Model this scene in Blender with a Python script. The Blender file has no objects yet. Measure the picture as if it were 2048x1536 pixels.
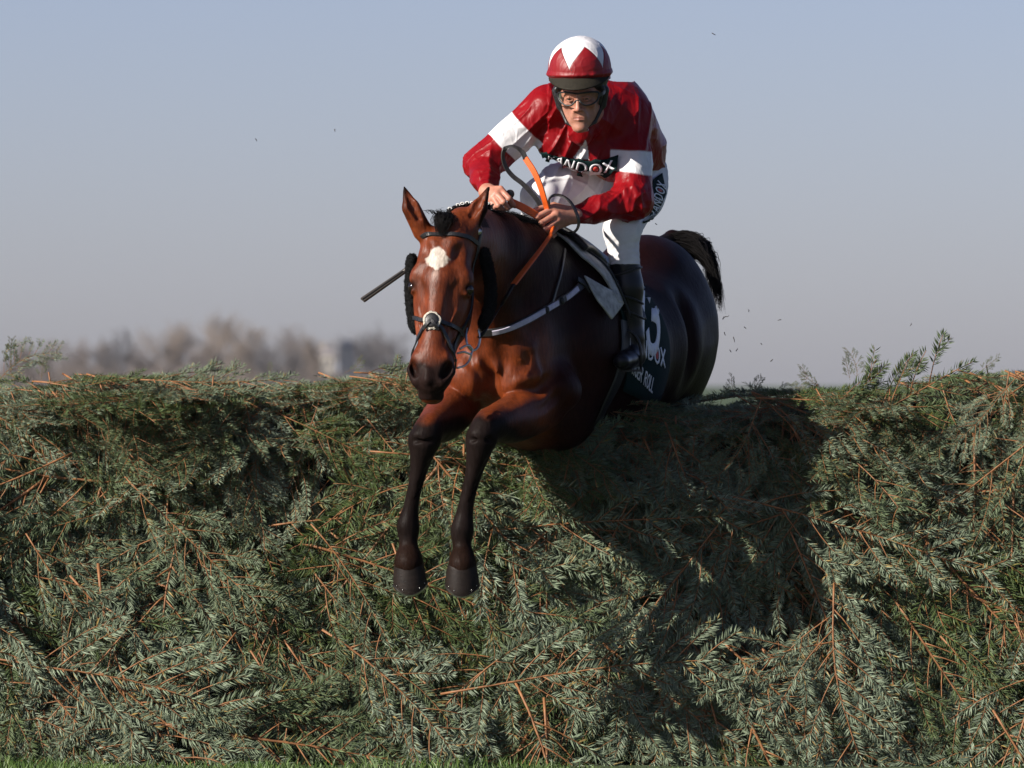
import bpy, math, random, bmesh
import numpy as np
from mathutils import Vector, Matrix, Euler
from mathutils.bvhtree import BVHTree
from mathutils import noise as mnoise

PI = math.pi
R = math.radians
scene = bpy.context.scene
COL = scene.collection

# ---------------------------------------------------------------- camera, sky, sun, exposure
CAM_D, CAM_Z, SC = 30.0, 1.40, 560.0          # metres to the horse's head, lens height, photo pixels per metre there
SUN_AZ, SUN_EL = 57.0, 27.0                   # degrees left of the lens axis (behind the camera), and up
SUN_STRENGTH, SKY_STRENGTH, EXPOSURE = 5.0, 0.051, 0.72

cam = bpy.data.cameras.new('camera')
cam_o = bpy.data.objects.new('camera', cam)
COL.objects.link(cam_o)
cam_o.location = (0, -CAM_D, CAM_Z)
cam_o.rotation_euler = (R(90), 0, 0)
cam.sensor_width = 36.0
cam.lens = 36.0 * CAM_D / (2048 / SC)
cam.clip_start, cam.clip_end = 0.5, 6000
cam.dof.use_dof = True
cam.dof.focus_distance = CAM_D + 0.35
cam.dof.aperture_fstop = 8.0
scene.camera = cam_o

world = bpy.data.worlds.new('World')
scene.world = world
world.use_nodes = True
wn, wl = world.node_tree.nodes, world.node_tree.links
wn.clear()
sky = wn.new('ShaderNodeTexSky')
sky.sky_type = 'NISHITA'
sky.sun_disc = False
sky.sun_elevation = R(SUN_EL)
sky.air_density, sky.dust_density, sky.ozone_density = 0.65, 0.6, 1.0
sdir = Vector((-math.sin(R(SUN_AZ)) * math.cos(R(SUN_EL)), -math.cos(R(SUN_AZ)) * math.cos(R(SUN_EL)), math.sin(R(SUN_EL))))
sky.sun_rotation = math.atan2(sdir.x, sdir.y)
bg = wn.new('ShaderNodeBackground')
bg.inputs['Strength'].default_value = SKY_STRENGTH
wo = wn.new('ShaderNodeOutputWorld')
tint = wn.new('ShaderNodeMix')
tint.data_type, tint.blend_type = 'RGBA', 'MULTIPLY'
tint.inputs[0].default_value = 1.0
tint.inputs[7].default_value = (1.09, 1.005, 1.215, 1)
wl.new(sky.outputs[0], tint.inputs[6])
wl.new(tint.outputs[2], bg.inputs[0])
wl.new(bg.outputs[0], wo.inputs[0])

sun = bpy.data.lights.new('sun', 'SUN')
sun.energy, sun.angle, sun.color = SUN_STRENGTH, R(0.53), (1.0, 0.93, 0.83)
sun_o = bpy.data.objects.new('sun', sun)
COL.objects.link(sun_o)
sun_o.location = (-10, -10, 12)
sun_o.rotation_euler = sdir.to_track_quat('Z', 'Y').to_euler()

scene.view_settings.view_transform = 'Standard'
scene.view_settings.look = 'None'
scene.view_settings.gamma = 1.0
scene.view_settings.use_curve_mapping = False
scene.view_settings.exposure = EXPOSURE
scene.cycles.use_denoising = True
scene.cycles.max_bounces = 6
scene.cycles.transparent_max_bounces = 8


# ---------------------------------------------------------------- helpers
def P(px, py, d):
    """photo pixel and depth -> world point (metres)"""
    f = (CAM_D + d) / CAM_D
    return np.array([(px - 1024) / SC * f, d, CAM_Z - (py - 768) / SC * f])


def nrm(v):
    v = np.asarray(v, float)
    return v / (np.linalg.norm(v) + 1e-12)


def tag(o, label=None, cat=None, group=None, kind=None):
    if label: o['label'] = label
    if cat: o['category'] = cat
    if group: o['group'] = group
    if kind: o['kind'] = kind
    return o


def empty(name, loc):
    o = bpy.data.objects.new(name, None)
    o.location = Vector(loc)
    COL.objects.link(o)
    return o


def link(name, me, mat, parent=None, smooth=True):
    if not isinstance(mat, (list, tuple)): mat = [mat]
    for m in mat: me.materials.append(m)
    if smooth:
        me.polygons.foreach_set('use_smooth', np.ones(len(me.polygons), bool))
    o = bpy.data.objects.new(name, me)
    COL.objects.link(o)
    if parent is not None:
        o.parent = parent
        o.matrix_parent_inverse = Matrix.Translation(-Vector(parent.location)) if parent.type == 'EMPTY' else Matrix.Identity(4)
    return o


def mesh_from(name, verts, faces, mat, parent=None, smooth=True, colors=None):
    me = bpy.data.meshes.new(name)
    verts = np.asarray(verts, np.float32)
    if isinstance(faces, np.ndarray):
        n, k = faces.shape
        me.vertices.add(len(verts)); me.vertices.foreach_set('co', verts.ravel())
        me.loops.add(n * k); me.loops.foreach_set('vertex_index', faces.astype(np.int32).ravel())
        me.polygons.add(n); me.polygons.foreach_set('loop_start', np.arange(0, n * k, k, dtype=np.int32))
        me.update(calc_edges=True)
    else:
        me.from_pydata([tuple(map(float, v)) for v in verts], [], [tuple(int(i) for i in f) for f in faces])
    if colors is not None:
        a = me.color_attributes.new('Col', 'FLOAT_COLOR', 'POINT')
        c = np.ones((len(verts), 4), np.float32); c[:, :3] = colors
        a.data.foreach_set('color', c.ravel())
    me.validate(clean_customdata=False)
    return link(name, me, mat, parent, smooth)


# ---- materials
def new_mat(name):
    m = bpy.data.materials.new(name); m.use_nodes = True
    n, l = m.node_tree.nodes, m.node_tree.links
    return m, n, l, n['Principled BSDF']


def noise_node(n, l, scale, detail=3, vec=None, rough=0.55, stretch=None):
    t = n.new('ShaderNodeTexNoise'); t.inputs['Scale'].default_value = scale
    t.inputs['Detail'].default_value = detail; t.inputs['Roughness'].default_value = rough
    tc = n.new('ShaderNodeTexCoord'); src = tc.outputs['Object']
    if stretch is not None:
        mp = n.new('ShaderNodeMapping'); mp.inputs['Scale'].default_value = stretch
        if vec is not None: mp.inputs['Rotation'].default_value = vec
        l.new(src, mp.inputs[0]); src = mp.outputs[0]
    l.new(src, t.inputs['Vector'])
    return t


def ramp(n, l, fac, stops):
    r = n.new('ShaderNodeValToRGB'); e = r.color_ramp.elements
    while len(e) > 1: e.remove(e[0])
    e[0].position = stops[0][0]; e[0].color = (*stops[0][1], 1)
    for p, c in stops[1:]:
        k = e.new(p); k.color = (*c, 1)
    l.new(fac, r.inputs[0]); return r


def simple_mat(name, col, rough=0.6, var=0.25, scale=40, bump=0.0, bscale=200, metal=0, spec=0.5, bdist=0.002, sheen=0, attr=False, stretch=None, coat=0):
    m, n, l, b = new_mat(name)
    b.inputs['Roughness'].default_value = rough
    b.inputs['Metallic'].default_value = metal
    b.inputs['Specular IOR Level'].default_value = spec
    b.inputs['Sheen Weight'].default_value = sheen
    b.inputs['Coat Weight'].default_value = coat
    t = noise_node(n, l, scale, 4, stretch=stretch)
    mx = n.new('ShaderNodeMix'); mx.data_type = 'RGBA'; mx.blend_type = 'MULTIPLY'
    mx.inputs[0].default_value = 1.0
    if attr:
        a = n.new('ShaderNodeAttribute'); a.attribute_name = 'Col'
        l.new(a.outputs['Color'], mx.inputs[6])
    else:
        mx.inputs[6].default_value = (*col, 1)
    rp = ramp(n, l, t.outputs[0], [(0.3, (1 - var,) * 3), (0.7, (1 + var * 0.5,) * 3)])
    l.new(rp.outputs[0], mx.inputs[7])
    l.new(mx.outputs[2], b.inputs['Base Color'])
    if bump:
        t2 = noise_node(n, l, bscale, 4, stretch=stretch)
        bp = n.new('ShaderNodeBump'); bp.inputs['Strength'].default_value = bump
        bp.inputs['Distance'].default_value = bdist
        l.new(t2.outputs[0], bp.inputs['Height']); l.new(bp.outputs[0], b.inputs['Normal'])
    return m


# ---- distance-field modelling: smooth unions of tapered limbs and ellipsoids, meshed by surface nets
def axis(lo, hi, coarse, fine=None, ranges=()):
    out, x = [], lo
    while x < hi:
        out.append(x)
        step = coarse
        for a, b in ranges:
            if a <= x < b: step = fine; break
            if x < a < x + coarse: step = max(fine, a - x)
        x += step
    out.append(x)
    return np.array(out)


class Cone:
    def __init__(s, a, b, ra, rb, side=None, w=1.0):
        s.a, s.b, s.ra, s.rb, s.w = np.asarray(a, float), np.asarray(b, float), ra, rb, w
        s.side = None if side is None else nrm(side)
        m = max(ra, rb) * max(1, w)
        s.lo, s.hi = np.minimum(s.a, s.b) - m, np.maximum(s.a, s.b) + m
    def __call__(s, X, Y, Z, infl=0):
        ab = s.b - s.a
        L = ab @ ab + 1e-12
        dx, dy, dz = X - s.a[0], Y - s.a[1], Z - s.a[2]
        t = np.clip((dx * ab[0] + dy * ab[1] + dz * ab[2]) / L, 0, 1)
        dx = dx - t * ab[0]; dy = dy - t * ab[1]; dz = dz - t * ab[2]
        r2 = dx * dx + dy * dy + dz * dz
        if s.side is not None:
            q = dx * s.side[0] + dy * s.side[1] + dz * s.side[2]
            r2 = r2 - q * q + (q / s.w) ** 2
        return np.sqrt(np.maximum(r2, 0)) - (s.ra + t * (s.rb - s.ra)) - infl


class Ell:
    def __init__(s, c, r, axes=None):
        s.c, s.r = np.asarray(c, float), np.asarray(r, float)
        s.A = np.eye(3) if axes is None else np.array([nrm(a) for a in axes])
        e = np.sqrt(((s.A * s.r[:, None]) ** 2).sum(0))
        s.lo, s.hi = s.c - e, s.c + e
    def __call__(s, X, Y, Z, infl=0):
        dx, dy, dz = X - s.c[0], Y - s.c[1], Z - s.c[2]
        k0 = 0; k1 = 0
        for i in range(3):
            q = dx * s.A[i][0] + dy * s.A[i][1] + dz * s.A[i][2]
            r = s.r[i] + infl
            k0 = k0 + (q / r) ** 2; k1 = k1 + (q / r ** 2) ** 2
        k0 = np.sqrt(k0); k1 = np.sqrt(k1) + 1e-9
        return k0 * (k0 - 1) / k1


class Field:
    def __init__(s, xs, ys, zs):
        s.ax = [xs, ys, zs]
        s.v = np.full((len(xs), len(ys), len(zs)), 0.3, np.float32)
    def _sl(s, lo, hi, m):
        return tuple(slice(max(0, np.searchsorted(a, l - m) - 1), min(len(a), np.searchsorted(a, h + m) + 1)) for a, l, h in zip(s.ax, lo, hi))
    def _grid(s, sl):
        return (s.ax[0][sl[0]][:, None, None].astype(np.float32), s.ax[1][sl[1]][None, :, None].astype(np.float32), s.ax[2][sl[2]][None, None, :].astype(np.float32))
    def add(s, p, k=0.02, infl=0):
        sl = s._sl(p.lo, p.hi, k + 0.025 + infl)
        d = p(*s._grid(sl), infl=infl); a = s.v[sl]
        h = np.maximum(k - np.abs(a - d), 0) / k
        s.v[sl] = np.minimum(a, d) - h * h * k * 0.25
    def sub(s, p, k=0.01):
        sl = s._sl(p.lo, p.hi, k + 0.02)
        d = -p(*s._grid(sl)); a = s.v[sl]
        h = np.maximum(k - np.abs(a - d), 0) / k
        s.v[sl] = np.maximum(a, d) + h * h * k * 0.25
    def clip(s, fn):
        """intersect with fn(X,Y,Z) < 0"""
        g = s._grid((slice(None),) * 3)
        s.v = np.maximum(s.v, fn(*g).astype(np.float32))
    def mesh(s):
        v = s.v; neg = v < 0
        c = np.zeros(tuple(n - 1 for n in v.shape), np.uint8)
        for i in (0, 1):
            for j in (0, 1):
                for k in (0, 1):
                    c += neg[i:v.shape[0] - 1 + i, j:v.shape[1] - 1 + j, k:v.shape[2] - 1 + k]
        act = (c > 0) & (c < 8)
        I = np.argwhere(act)
        ids = np.full(act.shape, -1, np.int32); ids[act] = np.arange(len(I))
        corners = [(i, j, k) for i in (0, 1) for j in (0, 1) for k in (0, 1)]
        cv = np.stack([v[I[:, 0] + a, I[:, 1] + b, I[:, 2] + c2] for a, b, c2 in corners], 1)
        acc = np.zeros((len(I), 3)); cnt = np.zeros(len(I))
        for e1 in range(8):
            for e2 in range(e1 + 1, 8):
                p, q = np.array(corners[e1]), np.array(corners[e2])
                if np.abs(p - q).sum() != 1: continue
                A, B = cv[:, e1], cv[:, e2]
                m = (A < 0) != (B < 0)
                t = np.where(m, A / np.where(m, A - B, 1), 0)
                pt = p[None] + t[:, None] * (q - p)[None]
                acc += np.where(m[:, None], pt, 0); cnt += m
        acc /= cnt[:, None]
        V = np.zeros((len(I), 3))
        for d in range(3):
            a = s.ax[d]; i = I[:, d]
            V[:, d] = a[i] + acc[:, d] * (a[i + 1] - a[i])
        F = []
        for d in range(3):
            o1, o2 = [(1, 2), (2, 0), (0, 1)][d]
            sh = list(v.shape)
            sa = [slice(None)] * 3; sb = [slice(None)] * 3
            sa[d] = slice(0, sh[d] - 1); sb[d] = slice(1, sh[d])
            na, nb = neg[tuple(sa)], neg[tuple(sb)]
            E = np.argwhere(na != nb)
            ok = (E[:, o1] > 0) & (E[:, o2] > 0) & (E[:, o1] < sh[o1] - 1) & (E[:, o2] < sh[o2] - 1)
            E = E[ok]
            fl = na[E[:, 0], E[:, 1], E[:, 2]]
            def g(a, b):
                J = E.copy(); J[:, o1] -= a; J[:, o2] -= b
                return ids[J[:, 0], J[:, 1], J[:, 2]]
            q = np.stack([g(1, 1), g(0, 1), g(0, 0), g(1, 0)], 1)
            q[~fl] = q[~fl][:, ::-1]
            F.append(q)
        return V, np.concatenate(F)


def smooth(V, F, it=2, lam=0.5):
    n = len(V)
    e = np.concatenate([F[:, [0, 1]], F[:, [1, 2]], F[:, [2, 3]], F[:, [3, 0]]])
    deg = np.bincount(e[:, 0], minlength=n) + np.bincount(e[:, 1], minlength=n)
    for k in range(it):
        A = np.zeros_like(V)
        for d in range(3):
            A[:, d] = np.bincount(e[:, 0], V[e[:, 1], d], n) + np.bincount(e[:, 1], V[e[:, 0], d], n)
        A /= np.maximum(deg, 1)[:, None]
        V = V + (lam if k % 2 == 0 else -lam * 0.9) * (A - V)
    return V


def normals(V, F):
    fn = np.cross(V[F[:, 2]] - V[F[:, 0]], V[F[:, 3]] - V[F[:, 1]])
    N = np.zeros_like(V)
    for k in range(4):
        for d in range(3):
            N[:, d] += np.bincount(F[:, k], fn[:, d], len(V))
    return N / (np.linalg.norm(N, axis=1)[:, None] + 1e-12)


_rs = np.random.RandomState(7)

_NW = _rs.normal(size=(40, 3)); _NP = _rs.uniform(0, 2 * PI, 40)
def vnoise(V, freq, seed=0, n=10):
    """cheap smooth noise, about -1..1"""
    s = np.zeros(len(V)); r = np.random.RandomState(seed)
    W = r.normal(size=(n, 3)); W /= np.linalg.norm(W, axis=1)[:, None]; ph = r.uniform(0, 6.28, n); fr = freq * r.uniform(0.6, 1.6, n)
    for i in range(n): s += np.sin((V @ W[i]) * fr[i] * 6.28 + ph[i])
    return s / math.sqrt(n / 2) * 0.7


def sstep(a, b, x):
    t = np.clip((x - a) / (b - a), 0, 1); return t * t * (3 - 2 * t)


def bvh_of(V, F):
    return BVHTree.FromPolygons([Vector(v) for v in V], [tuple(int(i) for i in f) for f in F])


def catmull(pts, n=8):
    pts = [np.asarray(p, float) for p in pts]
    if len(pts) < 3:
        return [pts[0] + (pts[1] - pts[0]) * t for t in np.linspace(0, 1, n + 1)]
    Q = [2 * pts[0] - pts[1]] + pts + [2 * pts[-1] - pts[-2]]
    out = []
    for i in range(1, len(Q) - 2):
        for j in range(n):
            t = j / n
            out.append(0.5 * ((2 * Q[i]) + (-Q[i - 1] + Q[i + 1]) * t + (2 * Q[i - 1] - 5 * Q[i] + 4 * Q[i + 1] - Q[i + 2]) * t * t + (-Q[i - 1] + 3 * Q[i] - 3 * Q[i + 1] + Q[i + 2]) * t ** 3))
    out.append(pts[-1]); return out


def tube_vf(pts, radii, seg=8, closed=False):
    pts = [np.asarray(p, float) for p in pts]
    n = len(pts)
    if np.isscalar(radii): radii = [radii] * n
    V, F = [], []
    up = None
    for i in range(n):
        if closed: t = pts[(i + 1) % n] - pts[i - 1]
        else: t = pts[min(i + 1, n - 1)] - pts[max(i - 1, 0)]
        t = nrm(t)
        if up is None:
            up = nrm(np.cross(t, [0.3, 0.5, 0.8] if abs(t[2]) > 0.9 else [0, 0, 1]))
        up = nrm(up - t * (up @ t)); b = np.cross(t, up)
        for k in range(seg):
            a = 2 * PI * k / seg
            V.append(pts[i] + radii[i] * (math.cos(a) * up + math.sin(a) * b))
    m = n if closed else n - 1
    for i in range(m):
        j = (i + 1) % n
        for k in range(seg):
            F.append((i * seg + k, i * seg + (k + 1) % seg, j * seg + (k + 1) % seg, j * seg + k))
    if not closed:
        F.append(tuple(range(seg - 1, -1, -1))); F.append(tuple((n - 1) * seg + k for k in range(seg)))
    return V, F


def tube(name, pts, radii, mat, parent=None, seg=8, closed=False):
    V, F = tube_vf(pts, radii, seg, closed)
    return mesh_from(name, V, F, mat, parent)


def ribbon(name, pts, nors, width, thick, mat, parent=None, closed=False):
    """a flat strap with thickness; nors = outward direction at each point"""
    V, F = [], []
    n = len(pts)
    if np.isscalar(width): width = [width] * n
    for i in range(n):
        if closed: t = nrm(np.asarray(pts[(i + 1) % n]) - pts[i - 1])
        else: t = nrm(np.asarray(pts[min(i + 1, n - 1)]) - pts[max(i - 1, 0)])
        N = nrm(np.asarray(nors[i]) - t * (np.asarray(nors[i]) @ t)); B = np.cross(t, N)
        w = width[i] / 2; h = thick / 2
        for a, b in ((-w, -h), (-w * 0.82, h), (w * 0.82, h), (w, -h)):
            V.append(np.asarray(pts[i]) + a * B + b * N)
    m = n if closed else n - 1
    for i in range(m):
        j = (i + 1) % n
        for k in range(4):
            F.append((i * 4 + k, i * 4 + (k + 1) % 4, j * 4 + (k + 1) % 4, j * 4 + k))
    if not closed:
        F.append((3, 2, 1, 0)); F.append(tuple((n - 1) * 4 + k for k in range(4)))
    return mesh_from(name, V, F, mat, parent, smooth=False)


def on_surface(bvh, pts, off, n=8, dense=True):
    """snap a path to a surface: points lifted by off along the surface normal, and those normals"""
    path = catmull(pts, n) if dense else pts
    Q, N = [], []
    for p in path:
        loc, nor, idx, dist = bvh.find_nearest(Vector(p))
        Q.append(np.array(loc) + np.array(nor) * off); N.append(np.array(nor))
    for _ in range(2):
        N = [nrm(N[max(i - 1, 0)] + N[i] + N[min(i + 1, len(N) - 1)]) for i in range(len(N))]
        Q = [Q[0]] + [(Q[i - 1] + 2 * Q[i] + Q[i + 1]) / 4 for i in range(1, len(Q) - 1)] + [Q[-1]]
    return Q, N

M = {}


def pix(V):
    k = SC / ((CAM_D + V[:, 1]) / CAM_D)
    return V[:, 0] * k + 1024, 768 - (V[:, 2] - CAM_Z) * k


# ---------------------------------------------------------------- ground, fence, far trees
def build_ground():
    m, n, l, b = new_mat('turf')
    t = noise_node(n, l, 1.5, 6); r = ramp(n, l, t.outputs[0], [(.3, (.022, .042, .010)), (.6, (.045, .075, .018)), (.8, (.07, .085, .03))])
    l.new(r.outputs[0], b.inputs['Base Color']); b.inputs['Roughness'].default_value = .9
    t2 = noise_node(n, l, 40, 4); bp = n.new('ShaderNodeBump'); bp.inputs['Strength'].default_value = .6; bp.inputs['Distance'].default_value = .03
    l.new(t2.outputs[0], bp.inputs['Height']); l.new(bp.outputs[0], b.inputs['Normal'])
    M['turf'] = m
    V, F = [], []
    xs = [-3000, -800, -200, -60, -20, -8, -4, 0, 4, 8, 20, 60, 200, 800, 3000]
    ys = [-200, -60, -30, -15, -8, -4, -1, 2, 6, 15, 40, 100, 300, 900, 2500, 5000]
    rs = np.random.RandomState(2)
    for y in ys:
        for x in xs: V.append((x, y, (rs.normal(0, .004) if abs(x) < 10 and abs(y) < 10 else 0)))
    nx = len(xs)
    for j in range(len(ys) - 1):
        for i in range(nx - 1): F.append((j * nx + i, j * nx + i + 1, (j + 1) * nx + i + 1, (j + 1) * nx + i))
    tag(mesh_from('ground', V, np.array(F), m, smooth=True), kind='structure')
    # blades along the foot of the fence
    bm_, n, l, b = new_mat('grass_blade')
    t = noise_node(n, l, 5, 3); r = ramp(n, l, t.outputs[0], [(.3, (.035, .075, .012)), (.6, (.075, .13, .022)), (.8, (.13, .15, .045))])
    l.new(r.outputs[0], b.inputs['Base Color']); b.inputs['Roughness'].default_value = .55
    b.inputs['Subsurface Weight'].default_value = 0
    k = 34000
    x = rs.uniform(-3.2, 3.2, k); y = rs.uniform(-2.2, .62, k) ; 
    patch = vnoise(np.stack([x, y, 0 * x], 1), .9, 5)
    keep = rs.rand(k) < .65 + .35 * patch; x, y, patch = x[keep], y[keep], patch[keep]; k = len(x)
    h = rs.uniform(.012, .034, k) * (1 + .8 * patch); a = rs.uniform(0, 2 * PI, k); w = rs.uniform(.0018, .0035, k)
    ln = rs.uniform(.1, .9, k) * h; la = rs.uniform(0, 2 * PI, k)
    P0 = np.stack([x, y, np.full(k, -.004)], 1); S = np.stack([np.cos(a), np.sin(a), 0 * a], 1) * w[:, None]
    Lk = np.stack([np.cos(la) * ln, np.sin(la) * ln, 0 * la], 1)
    Mi = P0 + Lk * .35 + np.stack([0 * h, 0 * h, h * .6], 1); T = P0 + Lk + np.stack([0 * h, 0 * h, h], 1)
    V = np.stack([P0 - S, P0 + S, Mi - S * .7, Mi + S * .7, T], 1).reshape(-1, 3)
    o = np.arange(k)[:, None] * 5
    F = np.concatenate([o + [0, 1, 3], o + [0, 3, 2], o + [2, 3, 4]]).astype(np.int32)
    tag(mesh_from('grass', V, F, bm_), 'short green grass at the foot of the spruce fence', kind='stuff')


def needle_mat(name, c1, c2):
    m, n, l, b = new_mat(name)
    oi = n.new('ShaderNodeObjectInfo')
    a = n.new('ShaderNodeAttribute'); a.attribute_name = 'Col'
    r = ramp(n, l, oi.outputs['Random'], [(0, c1), (.45, tuple((p + q) / 2 for p, q in zip(c1, c2))), (1, c2)])
    mx = n.new('ShaderNodeMix'); mx.data_type = 'RGBA'; mx.blend_type = 'MULTIPLY'; mx.inputs[0].default_value = 1
    l.new(a.outputs[0], mx.inputs[7]); l.new(r.outputs[0], mx.inputs[6]); l.new(mx.outputs[2], b.inputs['Base Color'])
    b.inputs['Roughness'].default_value = .55; b.inputs['Specular IOR Level'].default_value = .22
    return m


def spruce_variant(seed):
    """a cut spruce branch lying in its own xy plane: butt at the origin, growing along +x"""
    rs = np.random.RandomState(seed)
    NV, NF, BV, BF = [], [], [], []
    NC = []
    L = rs.uniform(.55, .80)
    def bar(pl, r0, r1, seg=5):
        v, f = tube_vf(pl, list(np.linspace(r0, r1, len(pl))), seg); o = len(BV)
        BV.extend(v); BF.extend([tuple(i + o for i in q) for q in f])
    def needles(pl, dens=1.0, ln=.0255, start=.0):
        pl = np.array(pl); seg = np.linalg.norm(np.diff(pl, axis=0), axis=1); tot = seg.sum()
        k = int(tot * 600 * dens); cum = np.concatenate([[0], np.cumsum(seg)])
        t = np.sort(rs.uniform(start * tot, tot, k))
        i = np.clip(np.searchsorted(cum, t) - 1, 0, len(seg) - 1); fr = (t - cum[i]) / seg[i]
        p = pl[i] + (pl[i + 1] - pl[i]) * fr[:, None]; T = (pl[i + 1] - pl[i]) / seg[i][:, None]
        Z = np.array([0, 0, 1.0]); S = np.cross(Z, T); S /= np.linalg.norm(S, axis=1)[:, None] + 1e-9; U = np.cross(T, S)
        # comb: mostly to the two sides and the upper face
        ang = np.where(rs.rand(k) < .5, rs.normal(10, 15, k), 180 - rs.normal(10, 15, k)); top = rs.rand(k) < .24
        ang = np.where(top, rs.uniform(25, 155, k), ang); ang = np.radians(ang)
        out = np.cos(ang)[:, None] * S + np.sin(ang)[:, None] * U
        fw = rs.uniform(.50, .75, k)[:, None]
        tip = sstep(tot * .9, tot, t)[:, None] * .9
        d = out + T * (fw + tip); d /= np.linalg.norm(d, axis=1)[:, None]
        n_ = ln * rs.uniform(.72, 1.12, k) * (1 - .35 * sstep(tot * .88, tot, t)); w = rs.uniform(.0011, .0017, k)
        side = np.cross(d, np.array([0, 0, 1.]) + rs.normal(0, .6, (k, 3))); side /= np.linalg.norm(side, axis=1)[:, None]
        m = p + d * (n_ * .45)[:, None]; e = p + d * n_[:, None] + T * (n_ * .12)[:, None]
        V = np.stack([p, m - side * w[:, None], e, m + side * w[:, None]], 1).reshape(-1, 3)
        o = sum(len(v) for v in NV); q = np.arange(k)[:, None] * 4 + o
        NV.append(V); NF.append(q + [0, 1, 2, 3])
        c = rs.uniform(.6, 1.3, k)[:, None] * np.array([[1, 1, 1.0]]) * np.where(rs.rand(k)[:, None] < .05, [[1.7, .95, .5]], [[1, 1, 1]])
        NC.append(np.repeat(c, 4, 0))
    def twig(p, d, ln, r, depth, fwd=None):
        k = max(4, int(ln / .03)); pl = [np.array(p, float)]; d = nrm(d)
        fwd = np.array([1.0, 0, 0]) if fwd is None else fwd; cv = rs.uniform(.05, .20); dr = rs.uniform(.0, .05)
        for i in range(k):
            d = nrm(d + fwd * cv + np.array([0, 0, -dr]) + rs.normal(0, .028, 3))
            pl.append(pl[-1] + d * ln / k)
        bar(pl, r, r * .45, 4)
        needles(pl, 1.0 if depth else .85, start=0 if depth else .35)
        if depth < 2 and ln > .13:
            m = int(ln / .07)
            for j in range(1, m):
                i = min(int(j / m * k) + 1, k - 1); s = 1 if (j + seed) % 2 else -1
                if rs.rand() < .3: continue
                T = nrm(pl[i + 1] - pl[i]); S = nrm(np.cross([0, 0, 1], T))
                twig(pl[i], T * .8 + S * s * rs.uniform(.55, .95) + np.array([0, 0, rs.normal(0, .12)]), ln * rs.uniform(.35, .6) * (1 - .5 * j / m), r * .6, depth + 1, T)
    main = [np.zeros(3)]; d = np.array([1.0, 0, 0]); k = 11
    bend = rs.normal(0, .045); wob = 0
    for i in range(k):
        wob = .6 * wob + rs.normal(0, .03)
        d = nrm(d + np.array([0, bend + wob, rs.normal(-.015, .012)]))
        main.append(main[-1] + d * L / k)
    bar(main, rs.uniform(.0024, .0037), .0012, 7)
    needles(main[3:], .9); needles(main[1:4], .45)
    for i in range(1, k):
        for s in ((-1, 1) if rs.rand() < .72 else (rs.choice([-1, 1]),)):
            if i < 3 and rs.rand() < .3: continue
            T = nrm(main[i + 1] - main[i]) if i < k else d; S = nrm(np.cross([0, 0, 1], T))
            ln = (.29 - .19 * (i / k)) * rs.uniform(.65, 1.1)
            twig(main[i] + T * rs.uniform(0, .03), T * rs.uniform(.6, 1.0) + S * s * .95 + np.array([0, 0, rs.normal(.04, .10)]), ln, .0018, 0 if ln > .14 else 1)
    NV = np.concatenate(NV); NF = np.concatenate(NF); NC = np.concatenate(NC)
    me = bpy.data.meshes.new('spruce_branch')
    V = np.concatenate([NV, np.array(BV)]).astype(np.float32); o = len(NV)
    loops = list(NF.ravel()); starts = list(range(0, len(NF) * 4, 4)); mats = [0] * len(NF)
    for f in BF:
        starts.append(len(loops)); loops.extend(i + o for i in f); mats.append(1)
    me.vertices.add(len(V)); me.vertices.foreach_set('co', V.ravel())
    me.loops.add(len(loops)); me.loops.foreach_set('vertex_index', np.array(loops, np.int32))
    me.polygons.add(len(starts)); me.polygons.foreach_set('loop_start', np.array(starts, np.int32))
    me.update(calc_edges=True)
    me.materials.append(M['needle']); me.materials.append(M['bark'])
    me.polygons.foreach_set('material_index', np.array(mats, np.int32))
    me.polygons.foreach_set('use_smooth', np.array(mats, bool))
    a = me.color_attributes.new('Col', 'FLOAT_COLOR', 'POINT'); c = np.ones((len(V), 4), np.float32); c[:o, :3] = NC
    a.data.foreach_set('color', c.ravel())
    return me


def fence_top(x):
    """height of the packed spruce (metres) along the fence"""
    px = x / 1.03 * SC + 1024
    py = np.interp(px, [-900, -200, 0, 60, 150, 300, 450, 560, 640, 720, 840, 1000, 1250, 1420, 1480, 1560, 1700, 1850, 1950, 2048, 2300, 2900], [760, 775, 790, 775, 752, 738, 760, 768, 752, 742, 740, 765, 800, 822, 800, 775, 778, 762, 748, 730, 745, 760])
    return CAM_Z - (py - 40 - 768) / SC * 1.03

FY0, FY1 = .93, 1.80          # front and back of the fence at its top

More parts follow.
